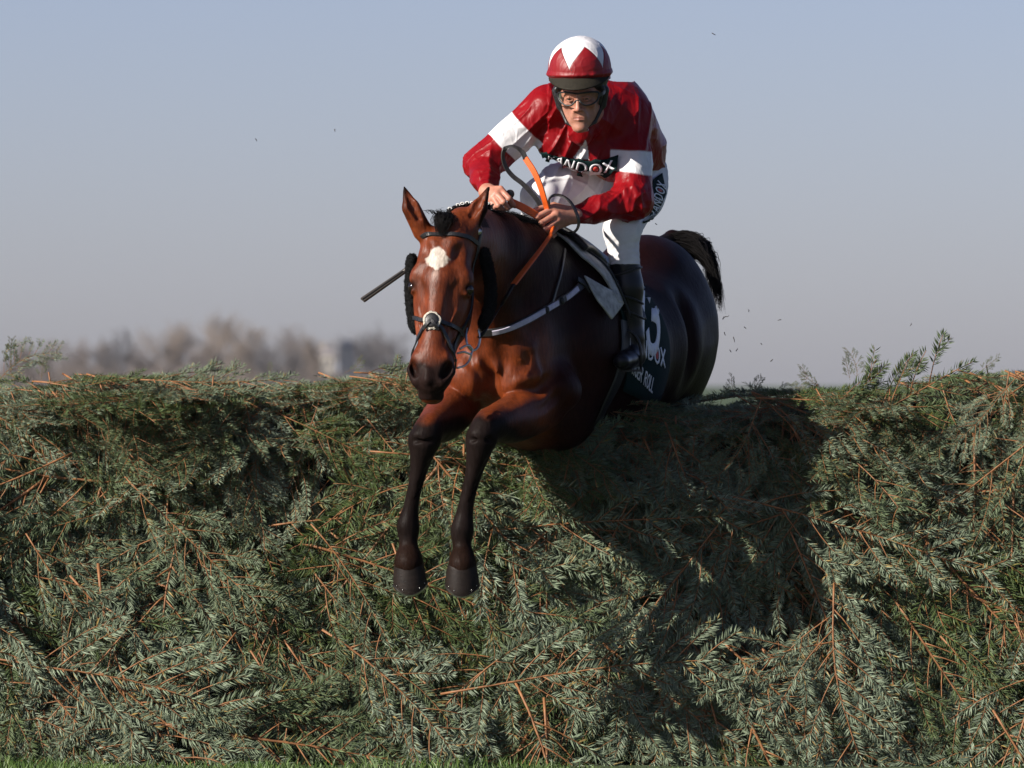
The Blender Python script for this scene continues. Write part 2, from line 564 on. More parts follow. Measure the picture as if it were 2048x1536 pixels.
def build_fence():
    M['needle'] = needle_mat('spruce_needles', (.060, .090, .026), (.180, .222, .155))
    M['bark'] = simple_mat('spruce_twig_bark', (.24, .102, .036), .6, .35, 60, .3, 200)
    rs = np.random.RandomState(11)
    fence = empty('spruce_fence', (0, 1.2, 0))
    tag(fence, 'big racecourse fence packed with cut green spruce branches under the horse', 'fence')
    # packed core: brushwood, coloured near black for the shade between the branches
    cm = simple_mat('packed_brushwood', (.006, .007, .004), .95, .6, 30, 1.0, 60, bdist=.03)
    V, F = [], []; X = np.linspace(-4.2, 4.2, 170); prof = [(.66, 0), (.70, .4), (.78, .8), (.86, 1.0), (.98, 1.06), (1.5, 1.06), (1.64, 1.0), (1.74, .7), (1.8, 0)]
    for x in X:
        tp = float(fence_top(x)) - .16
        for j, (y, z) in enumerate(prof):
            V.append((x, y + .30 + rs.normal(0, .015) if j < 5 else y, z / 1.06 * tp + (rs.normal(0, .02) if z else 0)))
    k = len(prof)
    for i in range(len(X) - 1):
        for j in range(k - 1): F.append((i * k + j, (i + 1) * k + j, (i + 1) * k + j + 1, i * k + j + 1))
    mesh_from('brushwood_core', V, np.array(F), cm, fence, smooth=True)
    variants = [spruce_variant(100 + i) for i in range(12)]
    items = []         # (loc, matrix3x3, scale, layer)
    def put(p, direc, nor, sc, layer):
        d = nrm(direc); z = nor - d * (np.asarray(nor) @ d); z = nrm(z); y = np.cross(z, d)
        items.append((np.array(p, float), np.stack([d, y, z], 1), sc, layer))
    def face_y(z, top): return FY0 - .20 * (1 - min(max(z / top, 0), 1)) ** 1.0 - .02
    # front face, three layers; tips hang down
    for layer, (n_, off) in enumerate(((230, .13), (240, .05), (290, -.03))):
        m = int(math.sqrt(n_ * 8.4 / 1.55)); q = int(n_ / m) + 1
        for i in range(m):
            for j in range(q):
                x = -4.2 + 8.4 * (i + rs.rand()) / m
                top = float(fence_top(x))
                z = (j + rs.rand()) / q * (top + .02) + .10
                a = rs.normal(-62, 24)                        # heading in the face plane, degrees from +x; mostly down to the right
                if rs.rand() < .25: a = rs.normal(-115, 22)
                if rs.rand() < .10: a = rs.uniform(-30, 15)
                if z > top - .18: a = rs.choice([-10, -165, -30, -150]) + rs.normal(0, 22)
                d = np.array([math.cos(R(a)), rs.normal(-.10, .05), math.sin(R(a))])
                sc = rs.uniform(1.05, 1.4) if layer < 2 else rs.uniform(1.2, 1.8)
                if d[2] > 0: z -= .1
                lim = top - .03 - .27 * sc * abs(math.cos(R(a)))
                if z > lim:
                    if rs.rand() < .6:      # laid over the front edge, drooping
                        d = np.array([math.cos(R(a)), -.35 - .3 * rs.rand(), -.25 - .35 * rs.rand()])
                        put((x - d[0] * .2, FY0 + .17 + rs.rand() * .14, top - .09 + rs.normal(0, .015)), d, np.array([rs.normal(0, .2), -.45, 1]), sc * .8, layer)
                        continue
                    z = lim
                put((x, face_y(z, top) + off + .05 + rs.normal(0, .035), min(z, top - .03)), d, np.array([rs.normal(0, .16), -1, rs.normal(.22, .16)]), sc, layer)
    # smaller sprays hanging from the shoulder of the fence
    for i in range(230):
        x = rs.uniform(-4.2, 4.2); top = float(fence_top(x)); a = rs.normal(-80, 28)
        if math.sin(R(a)) > -.35: a = -60
        put((x, FY0 + rs.uniform(.0, .10), top - rs.uniform(.06, .26)), np.array([math.cos(R(a)), rs.uniform(-.30, -.05), math.sin(R(a))]), np.array([rs.normal(0, .2), -1, rs.uniform(.2, .7)]), rs.uniform(.65, 1.0), 2)
    # top surface
    for i in range(300):
        x = rs.uniform(-4.2, 4.2); top = float(fence_top(x)); y = rs.uniform(FY0 + .06, FY1)
        a = rs.choice([0, 180]) + rs.normal(0, 38)
        d = np.array([math.cos(R(a)), math.sin(R(a)) * .8 - .2, rs.normal(-.06, .05)])
        back = y > FY0 + .15
        put((x - d[0] * .25, y, top - (.115 if back else .09) + rs.normal(0, .015)), d * [1, 1, .5], np.array([rs.normal(0, .08 if back else .2), rs.normal(-.16, .10) if back else -.5, 1]), rs.uniform(.8, 1.15), 3 if back else 2)
    # back face, sparser
    for i in range(150):
        x = rs.uniform(-4.2, 4.2); top = float(fence_top(x)); z = rs.uniform(.1, top)
        d = np.array([rs.normal(0, .6), rs.normal(.05, .1), -1])
        put((x, FY1 + .06 + .08 * (1 - z / top), z), d, np.array([0, 1, .2]), rs.uniform(.8, 1.1), 4)
    # sprigs that stand up out of the top
    for (px, py, d, sc) in ((-14, 772, (.70, 0, .75), .42), (22, 752, (-.05, 0, 1), .20), (82, 765, (.08, 0, 1), .17), (540, 745, (.1, 0, 1), .07), (690, 745, (1, 0, .28), .14), (1470, 790, (-.5, 0, 1), .12), (1500, 795, (.3, .1, .6), .16), (1545, 785, (1, 0, .25), .20), (1612, 765, (.15, 0, 1), .11), (1712, 765, (.28, 0, 1), .20), (1700, 760, (-.15, 0, 1), .15), (1640, 775, (-.6, 0, .5), .16), (1960, 745, (.6, 0, .6), .15), (1440, 810, (.3, 0, 1), .12)):
        put(P(px, py, FY0 + .2), np.array(d), np.array([.2, -1, .2]), sc, 2)
    items_front = [it for it in items if it[3] in (2,)]
    # the biggest of what shows: outermost branches inside the frame
    def vis(it):
        c = it[0] + it[1][:, 0] * .3 * it[2]; px, py = pix(c[None]); px, py = px[0], py[0]
        return (-150 < px < 2200) and (640 < py < 1560)
    cand = sorted([i for i, it in enumerate(items) if vis(it) and it[3] in (1, 2)], key=lambda i: (-items[i][3], items[i][0][1]))[:297]
    chosen = set(cand)
    objs = []
    for i in cand:
        p, Rm, sc, _ = items[i]
        o = bpy.data.objects.new('spruce_branch', variants[rs.randint(len(variants))]); COL.objects.link(o)
        o.parent = fence; o.matrix_parent_inverse = Matrix.Translation(-fence.location)
        o.matrix_basis = Matrix.Translation(Vector(p)) @ Matrix(Rm.tolist()).to_4x4() @ Matrix.Diagonal((sc, sc * rs.uniform(.85, 1.1), sc, 1))
        objs.append(o)
    # everything else: one part, instanced on points
    rest = [items[i] for i in range(len(items)) if i not in chosen]
    me = bpy.data.meshes.new('packed_branches')
    me.vertices.add(len(rest)); me.vertices.foreach_set('co', np.array([r[0] for r in rest], np.float32).ravel())
    eul = np.array([tuple(Matrix(r[1].tolist()).to_euler()) for r in rest], np.float32)
    me.attributes.new('rot', 'FLOAT_VECTOR', 'POINT').data.foreach_set('vector', eul.ravel())
    me.attributes.new('scl', 'FLOAT', 'POINT').data.foreach_set('value', np.array([r[2] for r in rest], np.float32))
    me.attributes.new('idx', 'INT', 'POINT').data.foreach_set('value', rs.randint(0, len(variants), len(rest)).astype(np.int32))
    po = bpy.data.objects.new('packed_branches', me); COL.objects.link(po); po.parent = fence
    po.matrix_parent_inverse = Matrix.Translation(-fence.location); po['kind'] = 'stuff'
    me.materials.append(M['needle']); me.materials.append(M['bark'])
    g = bpy.data.node_groups.new('pack', 'GeometryNodeTree')
    g.interface.new_socket('Geometry', in_out='INPUT', socket_type='NodeSocketGeometry'); g.interface.new_socket('Geometry', in_out='OUTPUT', socket_type='NodeSocketGeometry')
    N, Lk = g.nodes, g.links
    gi, go = N.new('NodeGroupInput'), N.new('NodeGroupOutput')
    first = {}
    for o in objs: first.setdefault(o.data.name, o)
    jn = N.new('GeometryNodeJoinGeometry')
    for o in first.values():
        oi = N.new('GeometryNodeObjectInfo'); oi.transform_space = 'ORIGINAL'; oi.inputs['Object'].default_value = o
        oi.inputs['As Instance'].default_value = True
        Lk.new(oi.outputs['Geometry'], jn.inputs[0])
    ip = N.new('GeometryNodeInstanceOnPoints'); ip.inputs['Pick Instance'].default_value = True
    def attr(nm, ty):
        a = N.new('GeometryNodeInputNamedAttribute'); a.data_type = ty; a.inputs['Name'].default_value = nm; return a.outputs[0]
    e2r = N.new('FunctionNodeEulerToRotation')
    Lk.new(attr('rot', 'FLOAT_VECTOR'), e2r.inputs[0]); Lk.new(e2r.outputs[0], ip.inputs['Rotation'])
    Lk.new(attr('scl', 'FLOAT'), ip.inputs['Scale']); Lk.new(attr('idx', 'INT'), ip.inputs['Instance Index'])
    Lk.new(gi.outputs[0], ip.inputs['Points']); Lk.new(jn.outputs[0], ip.inputs['Instance']); Lk.new(ip.outputs[0], go.inputs[0])
    md = po.modifiers.new('pack', 'NODES'); md.node_group = g


def bare_tree(x, y, h, spread, seed, mat, label, dens=1.0, lean=0):
    rs = np.random.RandomState(seed)
    V, F, TV, TF = [], [], [], []
    def seg(a, b, r0, r1, trunk=False):
        v, f = tube_vf([a, b], [r0, r1], 4 if not trunk else 7); LV, LF = (TV, TF) if trunk else (V, F); o = len(LV)
        LV.extend(v); LF.extend([tuple(i + o for i in q) for q in f[:-2]])
    def grow(p, d, ln, r, dep):
        k = 3
        for i in range(k):
            d = nrm(d + rs.normal(0, .12, 3) + [0, 0, .05]); q = p + d * ln / k
            seg(p, q, r * (1 - .25 * i / k), r * (1 - .25 * (i + 1) / k), dep == 0); p = q
            if dep < 4 and (i > 0 or dep > 0):
                for _ in range(rs.randint(1, 3)):
                    a = rs.uniform(0, 2 * PI); o = np.array([math.cos(a) * spread, math.sin(a) * spread, .0])
                    grow(p, nrm(d * .9 + o * rs.uniform(.5, 1.1)), ln * rs.uniform(.5, .72), r * .56, dep + 1)
        if dep < 4:
            grow(p, d, ln * .62, r * .6, dep + 1)
    root = empty('bare_tree', (x, y, 0)); tag(root, label, 'tree', 'bare winter trees far beyond the fence')
    for q in range(5):
        a = q * 1.257 + rs.rand(); o = np.array([math.cos(a), math.sin(a), 0]) * rs.uniform(.1, .45)
        grow(np.array([x, y, -.2]) + o * h * .10, nrm(o * spread * .9 + [0, 0, 1.0]), h * rs.uniform(.28, .40), h * .013, 1 if q else 0)
    top = max(v[2] for v in V)
    s = h / top
    V = [np.array([x + (v[0] - x) * s, y + (v[1] - y) * s, v[2] * s]) for v in V]; TV = [np.array([x + (v[0] - x) * s, y + (v[1] - y) * s, v[2] * s]) for v in TV]
    mesh_from('trunk', TV, TF, mat, root); mesh_from('crown', V, F, mat, root)


def build_background():
    tan = simple_mat('tan_twigs', (.23, .185, .15), .9, .2, 1); grey = simple_mat('grey_twigs', (.19, .155, .135), .9, .2, 1); blue = simple_mat('dark_twigs', (.12, .11, .11), .9, .2, 1)
    Y = 1200.0; k = (CAM_D + Y) / CAM_D / SC
    X = lambda px: (px - 1024) * k
    H = lambda py: CAM_Z + (768 - py) * k
    T = [(70, 672, .8, grey, 'faint thin bare tree at the far left edge of the tree line'), (150, 668, .9, grey, 'grey bare tree second from the left in the tree line'), (222, 648, .8, blue, 'dark bare tree left of the broad tan tree'),
         (318, 630, .9, tan, 'broad tan bare tree with a rounded crown, left of the tallest'), (432, 608, .75, tan, 'tallest tan bare tree in the middle of the tree line'), (500, 632, .8, tan, 'tan bare tree just right of the tallest one'),
         (585, 640, .9, grey, 'dense grey brown tree left of the pale house'), (630, 652, .7, tan, 'slim tan bare tree touching the pale house'), (722, 632, .9, blue, 'wispy dark bare tree right of the dark turret'), (768, 655, .8, blue, 'small wispy tree nearest the horse\'s muzzle'),
         (30, 690, .8, blue, 'low dark tree behind the upright spruce sprig'), (378, 665, .8, grey, 'low grey tree between the two tan ones'), (270, 675, .8, grey, 'low grey tree under the broad tan crown'), (540, 672, .9, blue, 'low dark tree below the grey brown one'), (110, 690, .8, grey, 'low pale grey tree left of the second bare tree')]
    for i, (px, py, sp, mt, lb) in enumerate(T):
        bare_tree(X(px), Y + (i * 37 % 60), H(py) * 1.0, sp, 200 + i, mt, lb)
    # tangle of scrub between the trunks
    rs = np.random.RandomState(4); V, F = [], []
    for i in range(1300):
        px = rs.uniform(-500, 830); a = np.array([X(px), Y + rs.uniform(-5, 60), 0]); hh = H(726 + rs.normal(0, 9)) * rs.uniform(.6, 1) * (1 if px < 640 else .8)
        b = a + [rs.normal(0, 1.4), rs.normal(0, 1), hh]; c = (a + b) / 2 + [rs.normal(0, .5), 0, 0]
        for p, q in ((a, c), (c, b), (c, c + [rs.normal(0, 1.6), 0, hh * .4])):
            v, f = tube_vf([p, q], [.10, .05], 3); o = len(V); V.extend(v); F.extend([tuple(k_ + o for k_ in t_) for t_ in f[:-2]])
    tag(mesh_from('undergrowth', V, F, grey), 'grey brown scrub under the far bare trees', kind='stuff')
    # distant house with a pale gable and a dark pointed turret
    house = empty('distant_house', (X(660), Y - 10, 0)); tag(house, 'far pale house with a dark pointed turret among bare trees', 'building')
    def box(name, x0, x1, y0, y1, z0, z1, mt, par):
        Vv = [(x, y, z) for x in (x0, x1) for y in (y0, y1) for z in (z0, z1)]
        return mesh_from(name, Vv, [(0, 1, 3, 2), (4, 6, 7, 5), (0, 4, 5, 1), (2, 3, 7, 6), (0, 2, 6, 4), (1, 5, 7, 3)], mt, par, smooth=False)
    pale = simple_mat('pale_render', (.42, .38, .33), .85, .1, 2); slate = simple_mat('dark_slate', (.03, .035, .05), .7, .2, 2)
    y0 = Y - 14; kk = (CAM_D + y0) / CAM_D / SC
    X = lambda px: (px - 1024) * kk
    H = lambda py: CAM_Z + (768 - py) * kk
    w = box('wall', X(636), X(662), y0 + 16, y0 + 22, 0, H(708), pale, house)
    Vv = [(X(631), y0 + 15.7, H(708)), (X(667), y0 + 15.7, H(708)), (X(645), y0 + 19, H(694)), (X(653), y0 + 19, H(694)), (X(631), y0 + 22.3, H(708)), (X(667), y0 + 22.3, H(708))]
    rf = mesh_from('roof', Vv, [(0, 1, 3, 2), (4, 2, 3, 5), (0, 2, 4), (1, 5, 3), (0, 4, 5, 1)], simple_mat('grey_roof', (.30, .27, .27), .8), house, smooth=False)
    box('chimney', X(639), X(644), y0 + 18, y0 + 19, H(705), H(686), pale, rf)
    tw = box('turret', X(674), X(704), y0 + 16.5, y0 + 21, 0, H(694), slate, house)
    Vv = [(X(671), y0 + 16.2, H(694)), (X(707), y0 + 16.2, H(694)), (X(707), y0 + 21.3, H(694)), (X(671), y0 + 21.3, H(694)), (X(689), y0 + 18.7, H(674))]
    mesh_from('turret_roof', Vv, [(0, 1, 4), (1, 2, 4), (2, 3, 4), (3, 0, 4), (3, 2, 1, 0)], slate, house, smooth=False)
    for px in (640, 652):
        wd = box('window', X(px), X(px + 5), y0 + 15.95, y0 + 16.2, H(730), H(718), slate, w)


def build_haze():
    V = [(x, y, z) for x in (-1100, 1100) for y in (-45, 1400) for z in (-1, 19)]
    m = bpy.data.materials.new('haze'); m.use_nodes = True; n, l = m.node_tree.nodes, m.node_tree.links
    n.remove(n['Principled BSDF']); v = n.new('ShaderNodeVolumePrincipled')
    v.inputs['Color'].default_value = (.86, .90, 1.0, 1); v.inputs['Density'].default_value = HAZE
    v.inputs['Anisotropy'].default_value = 0.2
    l.new(v.outputs[0], n['Material Output'].inputs['Volume'])
    o = mesh_from('haze', V, [(0, 1, 3, 2), (4, 6, 7, 5), (0, 4, 5, 1), (2, 3, 7, 6), (0, 2, 6, 4), (1, 5, 7, 3)], m, smooth=False)
    tag(o, kind='stuff')

HAZE = 0.00006


def build_debris():
    """bits of spruce kicked into the air as the horse brushes through"""
    rs = np.random.RandomState(8)
    dk = simple_mat('loose_bits', (.035, .028, .02), .8, .3, 40)
    extra = [(1450, 668, 1.1, .007, 'in the middle of the scatter right of the rump'), (1474, 700, 1.1, .009, 'lowest of the scatter by the rump, over the dark sprigs'), (1498, 622, 1.2, .006, 'topmost of the scatter right of the rump'), (1522, 688, 1.2, .005, 'between the rump and the upright sprig'), (1490, 655, 1.1, .008, 'a hand\'s width right of the rump'), (1545, 720, 1.1, .006, 'just over the tips of the dark top sprigs')]
    for px, py, d, L, lb in tuple(extra) + ((1427, 68, .9, .010, 'above the jockey, top right of the helmet'), (1452, 635, 1.1, .014, 'beside the rump, larger of a close pair'), (1447, 637, 1.15, .008, 'beside the rump, smaller of a close pair'), (1560, 640, 1.2, .007, 'right of the rump at its mid height'), (1468, 678, 1.1, .013, 'low right of the rump above the sprigs'), (1461, 702, 1.1, .012, 'just above the sprigs behind the rump'), (512, 279, .6, .008, 'alone in the sky left of the jockey'), (671, 261, .6, .007, 'in the sky left of the jockey\'s elbow'), (1822, 648, 1.2, .007, 'far right over the fence'), (1312, 448, 1.3, .006, 'between the elbow and the tail')):
        c = np.array(P(px, py, d)); a = nrm(rs.normal(size=3) * [1, .4, 1])
        V, F = [], []
        pl = [c - a * L * .7, c - a * L * .3 + rs.normal(0, .002, 3), c + a * L * .5, c + a * L + rs.normal(0, .002, 3)]
        V, F = tube_vf(pl, [.0005, .0018, .0014, .0005], 5)
        o = mesh_from('twig_fragment', V, F, dk)
        tag(o, 'tiny dark twig fragment flying ' + lb, 'debris', 'bits of spruce kicked into the air')
# ---------------------------------------------------------------- the horse
def coat_mat():
    m, n, l, b = new_mat('bay_coat')
    a = n.new('ShaderNodeAttribute'); a.attribute_name = 'Col'
    t = noise_node(n, l, 9, 5)
    t3 = noise_node(n, l, 140, 3, stretch=(1, 1, 0.25))
    r1 = ramp(n, l, t.outputs[0], [(0.3, (0.72, 0.66, 0.6)), (0.7, (1.15, 1.12, 1.1))])
    r2 = ramp(n, l, t3.outputs[0], [(0.3, (0.66, 0.64, 0.62)), (0.7, (1.2, 1.2, 1.2))])
    m1 = n.new('ShaderNodeMix'); m1.data_type = 'RGBA'; m1.blend_type = 'MULTIPLY'; m1.inputs[0].default_value = 1
    m2 = n.new('ShaderNodeMix'); m2.data_type = 'RGBA'; m2.blend_type = 'MULTIPLY'; m2.inputs[0].default_value = 1
    l.new(a.outputs[0], m1.inputs[6]); l.new(r1.outputs[0], m1.inputs[7])
    l.new(m1.outputs[2], m2.inputs[6]); l.new(r2.outputs[0], m2.inputs[7])
    l.new(m2.outputs[2], b.inputs['Base Color'])
    b.inputs['Roughness'].default_value = 0.46
    sp = n.new('ShaderNodeSeparateColor'); l.new(a.outputs[0], sp.inputs[0])
    mr = n.new('ShaderNodeMapRange'); mr.inputs[1].default_value = .02; mr.inputs[2].default_value = .15; mr.inputs[3].default_value = .04; mr.inputs[4].default_value = .30
    l.new(sp.outputs[0], mr.inputs[0]); l.new(mr.outputs[0], b.inputs['Specular IOR Level'])
    tb = noise_node(n, l, 60, 5, stretch=(1, 1, 0.35)); tc = noise_node(n, l, 420, 3, stretch=(1, 1, 0.3))
    b1 = n.new('ShaderNodeBump'); b1.inputs['Strength'].default_value = 0.5; b1.inputs['Distance'].default_value = 0.006
    b2 = n.new('ShaderNodeBump'); b2.inputs['Strength'].default_value = 0.35; b2.inputs['Distance'].default_value = 0.0015
    l.new(tb.outputs[0], b1.inputs['Height']); l.new(tc.outputs[0], b2.inputs['Height'])
    l.new(b1.outputs[0], b2.inputs['Normal']); l.new(b2.outputs[0], b.inputs['Normal'])
    return m


M['coat'] = coat_mat()
M['hoof'] = simple_mat('hoof_horn', (0.011, 0.0065, 0.0048), 0.6, 0.5, 30, 0.5, 90, stretch=(1, 1, 3), spec=.25)
M['steel'] = simple_mat('steel', (0.55, 0.54, 0.52), 0.28, 0.2, 60, metal=1.0)
M['hair_black'] = simple_mat('black_hair', (0.007, 0.006, 0.006), 0.7, 0.4, 30, spec=.1)
M['eye'] = simple_mat('dark_eye', (0.01, 0.006, 0.004), 0.08, 0.1)

# head frame: u across (towards picture right), v down the face, w out of the forehead
H0 = P(890, 452, 0.0)
Hv = nrm(P(853, 775, -0.17) - P(890, 452, 0.0))
Hw = np.array([-0.20, -0.97, -0.20]); Hw = nrm(Hw - Hv * (Hw @ Hv))
Hu = nrm(np.cross(Hw, Hv)); Hu = Hu if Hu[0] > 0 else -Hu
def HL(u, v, w): return H0 + Hu * u + Hv * v + Hw * w
def toH(V): D = V - H0; return D @ Hu, D @ Hv, D @ Hw
HF = nrm([-0.36, -0.93, 0]); HS = nrm([0.93, -0.36, 0])      # body forward, body side (picture right)
UP = np.array([0, 0, 1.0])
HA = (Hu, Hv, Hw)

def leg_pts(which):
    if which == 0:
        L = [(920, 800, .60, .090), (888, 836, .40, .076), (860, 856, .19, .056), (850, 876, .16, .056), (845, 900, .165, .050), (840, 925, .175, .038), (834, 955, .18, .032), (827, 990, .19, .030), (820, 1025, .205, .034), (817, 1052, .21, .045), (817, 1068, .21, .039), (817, 1084, .205, .034), (818, 1098, .20, .036), (818, 1112, .195, .046), (818, 1126, .185, .056)]
    else:
        L = [(1085, 805, .60, .105), (1030, 836, .40, .080), (980, 850, .20, .062), (964, 874, .16, .059), (958, 902, .165, .050), (951, 930, .175, .039), (944, 958, .18, .032), (936, 992, .19, .031), (929, 1028, .205, .034), (925, 1058, .21, .046), (924, 1074, .21, .039), (924, 1090, .205, .034), (925, 1102, .20, .036), (925, 1116, .195, .046), (925, 1130, .185, .056)]
    return L

def build_horse():
    xs = axis(-1.0, 1.02, 0.011, 0.0042, ((-0.50, 0.02),))
    ys = axis(-0.36, 2.75, 0.012, 0.0045, ((-0.34, 0.12),))
    zs = axis(0.42, 2.16, 0.0085, 0.0045, ((0.55, 2.1),))
    f = Field(xs, ys, zs)
    A = f.add
    # --- trunk
    A(Cone(P(1040, 690, .78), P(1165, 722, 1.25), .262, .315, HS, .86), .1)
    A(Cone(P(1165, 720, 1.25), P(1258, 688, 1.70), .305, .262, HS, .90), .1)
    A(Cone(P(1258, 688, 1.70), P(1298, 655, 2.05), .262, .280, HS, .92), .1)
    A(Cone(P(1350, 570, 1.90), P(1388, 700, 1.88), .05, .06, HS, .5), .09); f.sub(Cone(P(1368, 610, 1.64), P(1388, 760, 1.64), .006, .010), .12)
    A(Ell(P(1298, 668, 2.10), (.228, .31, .35), (HS, HF, UP)), .08)         # quarters
    A(Ell(P(1318, 705, 2.0), (.178, .22, .27), (HS, HF, UP)), .08)
    A(Ell(P(1285, 562, 1.98), (.17, .25, .16), (HS, HF, UP)), .1)           # croup
    A(Ell(P(1125, 560, 1.0), (.075, .26, .13), (HS, HF, UP)), .1)           # withers
    A(Ell(P(1165, 660, .90), (.12, .20, .25), (HS, HF, UP)), .1)            # shoulder blades
    A(Ell(P(985, 690, .86), (.10, .18, .20), (HS, HF, UP)), .1)
    A(Ell(P(1120, 810, .84), (.10, .16, .14), (HS, HF, UP)), .08)
    A(Ell(P(1085, 850, .92), (.17, .3, .10), (HS, HF, UP)), .06)            # girth / sternum
    # --- breast
    A(Ell(P(1005, 730, .60), (.200, .17, .165), (HS, HF, UP)), .08)
    A(Ell(P(940, 752, .485), (.078, .085, .090), (HS, HF, UP)), .022)
    A(Ell(P(1032, 756, .485), (.088, .085, .093), (HS, HF, UP)), .022)
    A(Ell(P(900, 790, .58), (.075, .10, .075), (HS, HF, UP)), .045)
    A(Ell(P(1108, 780, .60), (.10, .12, .095), (HS, HF, UP)), .05)
    f.sub(Cone(P(985, 700, .435), P(986, 800, .425), .004, .012), .035)      # furrow between the breast muscles
    for (a, b, r) in (((995, 660, .44), (993, 745, .40), .006), ((1012, 655, .44), (1042, 720, .41), .006), ((966, 668, .43), (955, 728, .41), .006), ((1062, 700, .43), (1078, 760, .43), .007)):
        A(Cone(P(*a), P(*b), r, r * .7), .03)
    # --- neck
    nk = [(925, 478, .09, .115, .60), (952, 495, .24, .142, .60), (995, 522, .44, .172, .62), (1040, 562, .64, .215, .64), (1075, 610, .84, .26, .70)]
    for p, q in zip(nk[:-1], nk[1:]):
        A(Cone(P(*p[:3]), P(*q[:3]), p[3], q[3], HS, (p[4] + q[4]) / 2), .05)
    A(Ell(P(1005, 650, .58), (.17, .17, .15), (HS, HF, UP)), .1)            # base of the neck down to the breast
    A(Cone(P(975, 585, .33), P(995, 680, .50), .060, .085), .08)
    # --- skull
    A(Ell(HL(0, .075, -.065), (.090, .10, .075), HA), .03)
    A(Ell(HL(0, .155, -.058), (.098, .115, .064), HA), .04)
    A(Ell(HL(0, .23, -.085), (.088, .15, .085), HA), .04)
    A(Cone(HL(0, .20, -.055), HL(0, .47, -.045), .072, .052, Hu, .98), .03)
    A(Cone(HL(0, .18, -.012), HL(0, .44, -.010), .027, .020, Hu, 1.15), .03)  # nasal bone
    for s in (-1, 1):
        A(Ell(HL(s * .090, .192, -.050), (.027, .045, .032), HA), .022)     # brow
        A(Cone(HL(s * .058, .125, -.022), HL(s * .084, .17, -.028), .014, .016), .03)
        A(Cone(HL(s * .036, .07, -.01), HL(s * .016, .13, .004), .016, .012), .03)
        A(Ell(HL(s * .060, .25, -.15), (.038, .13, .105), HA), .035)       # cheek plate
        A(Cone(HL(s * .080, .262, -.075), HL(s * .063, .395, -.062), .013, .010), .022)   # facial crest
        A(Cone(HL(s * .045, .33, -.15), HL(s * .028, .52, -.095), .036, .026), .03)
    A(Ell(HL(0, .49, -.062), (.066, .095, .062), HA), .035)                 # muzzle
    A(Ell(HL(0, .572, -.062), (.052, .045, .052), HA), .03)                 # upper lip
    A(Ell(HL(0, .605, -.092), (.046, .032, .040), HA), .014)                # lower lip
    for s in (-1, 1):
        A(Ell(HL(s * .042, .520, -.050), (.033, .062, .040), HA), .035)
        A(Cone(HL(s * .074, .528, -.048), HL(s * .054, .484, -.020), .009, .009), .02)
        A(Cone(HL(s * .074, .528, -.048), HL(s * .050, .576, -.032), .009, .009), .02)
        f.sub(Ell(HL(s * .060, .532, -.014), (.015, .034, .036), (nrm(Hu + s * .45 * Hv), nrm(Hv - s * .45 * Hu), Hw)), .010)
        f.sub(Ell(HL(s * .118, .218, -.048), (.017, .018, .024), HA), .014)   # eye socket
        A(Cone(HL(s * .098, .197, -.030), HL(s * .108, .200, -.072), .008, .007), .010)
        A(Cone(HL(s * .097, .238, -.034), HL(s * .105, .236, -.070), .006, .006), .010)
        f.sub(Ell(HL(s * .060, .31, .004), (.018, .07, .012), HA), .03)
        f.sub(Ell(HL(s * .062, .10, .004), (.012, .022, .009), HA), .03)
        # veins
        A(Cone(HL(s * .070, .30, -.035), HL(s * .054, .37, -.018), .0045, .003), .008)
        A(Cone(HL(s * .054, .37, -.018), HL(s * .048, .44, -.016), .003, .003), .008)
    f.sub(Cone(HL(-.055, .594, -.055), HL(.055, .594, -.055), .004, .004), .008)
    A(Cone(HL(-.004, .54, -.008), HL(-.002, .575, -.010), .012, .014), .02)
    # --- ears
    for base, mid, tip, fac in (((845, 462, .04), (822, 415, .02), (807, 371, .03), (.30, -.95, .1)), ((936, 458, .05), (958, 415, .06), (979, 372, .08), (-.35, -.93, .1))):
        b, c, t = P(*base), P(*mid), P(*tip)
        sd = nrm(np.cross(t - b, fac)); fn = nrm(np.cross(sd, t - b)); fn = fn if fn[1] < 0 else -fn
        A(Cone(b, c, .037, .033, fn, .8), .03); A(Cone(c, t, .032, .003, fn, .75), .006)
        f.sub(Cone(b + fn * .026 + (c - b) * .5, c + fn * .022, .009, .014), .012)
        f.sub(Cone(c + fn * .022, t + fn * .008 - (t - c) * .12, .016, .002), .008)
    # --- fore legs
    for k in (0, 1):
        L = leg_pts(k)
        LL = catmull([np.array(p) for p in L], 4)
        for p, q in zip(LL[:-1], LL[1:]):
            A(Cone(P(*p[:3]), P(*q[:3]), p[3], q[3], np.array([1.0, 0, 0]), .92), .008 if p[1] > 850 else .02)
        kx, ky = L[3][0], L[3][1]
        A(Ell(P(kx - 3, ky - 6, .125), (.038, .024, .026)), .012)
        A(Ell(P(kx - 5, ky + 14, .130), (.034, .022, .018)), .012)
        A(Ell(P(kx - 26, ky + 6, .17), (.016, .02, .034)), .014); A(Ell(P(kx + 22, ky + 6, .17), (.016, .02, .034)), .014)
        f.sub(Cone(P(kx - 24, ky + 5, .112), P(kx + 20, ky + 5, .112), .004, .004), .016)
        f.sub(Cone(P(kx + 12, ky + 48, .150), P(L[8][0] + 8, L[8][1] - 26, .178), .004, .004), .014)
        A(Cone(P(kx + 14, ky + 10, .205), P(L[8][0] + 8, L[8][1] - 16, .235), .02, .014), .02)   # tendon
        A(Cone(P(L[8][0] + 4, L[8][1] + 4, .245), P(L[8][0] + 6, L[8][1] + 18, .25), .022, .010), .015)   # ergot
        A(Cone(P(L[-1][0] + 14, L[-1][1] - 12, .23), P(L[-1][0] + 14, L[-1][1] + 8, .22), .022, .03), .02)
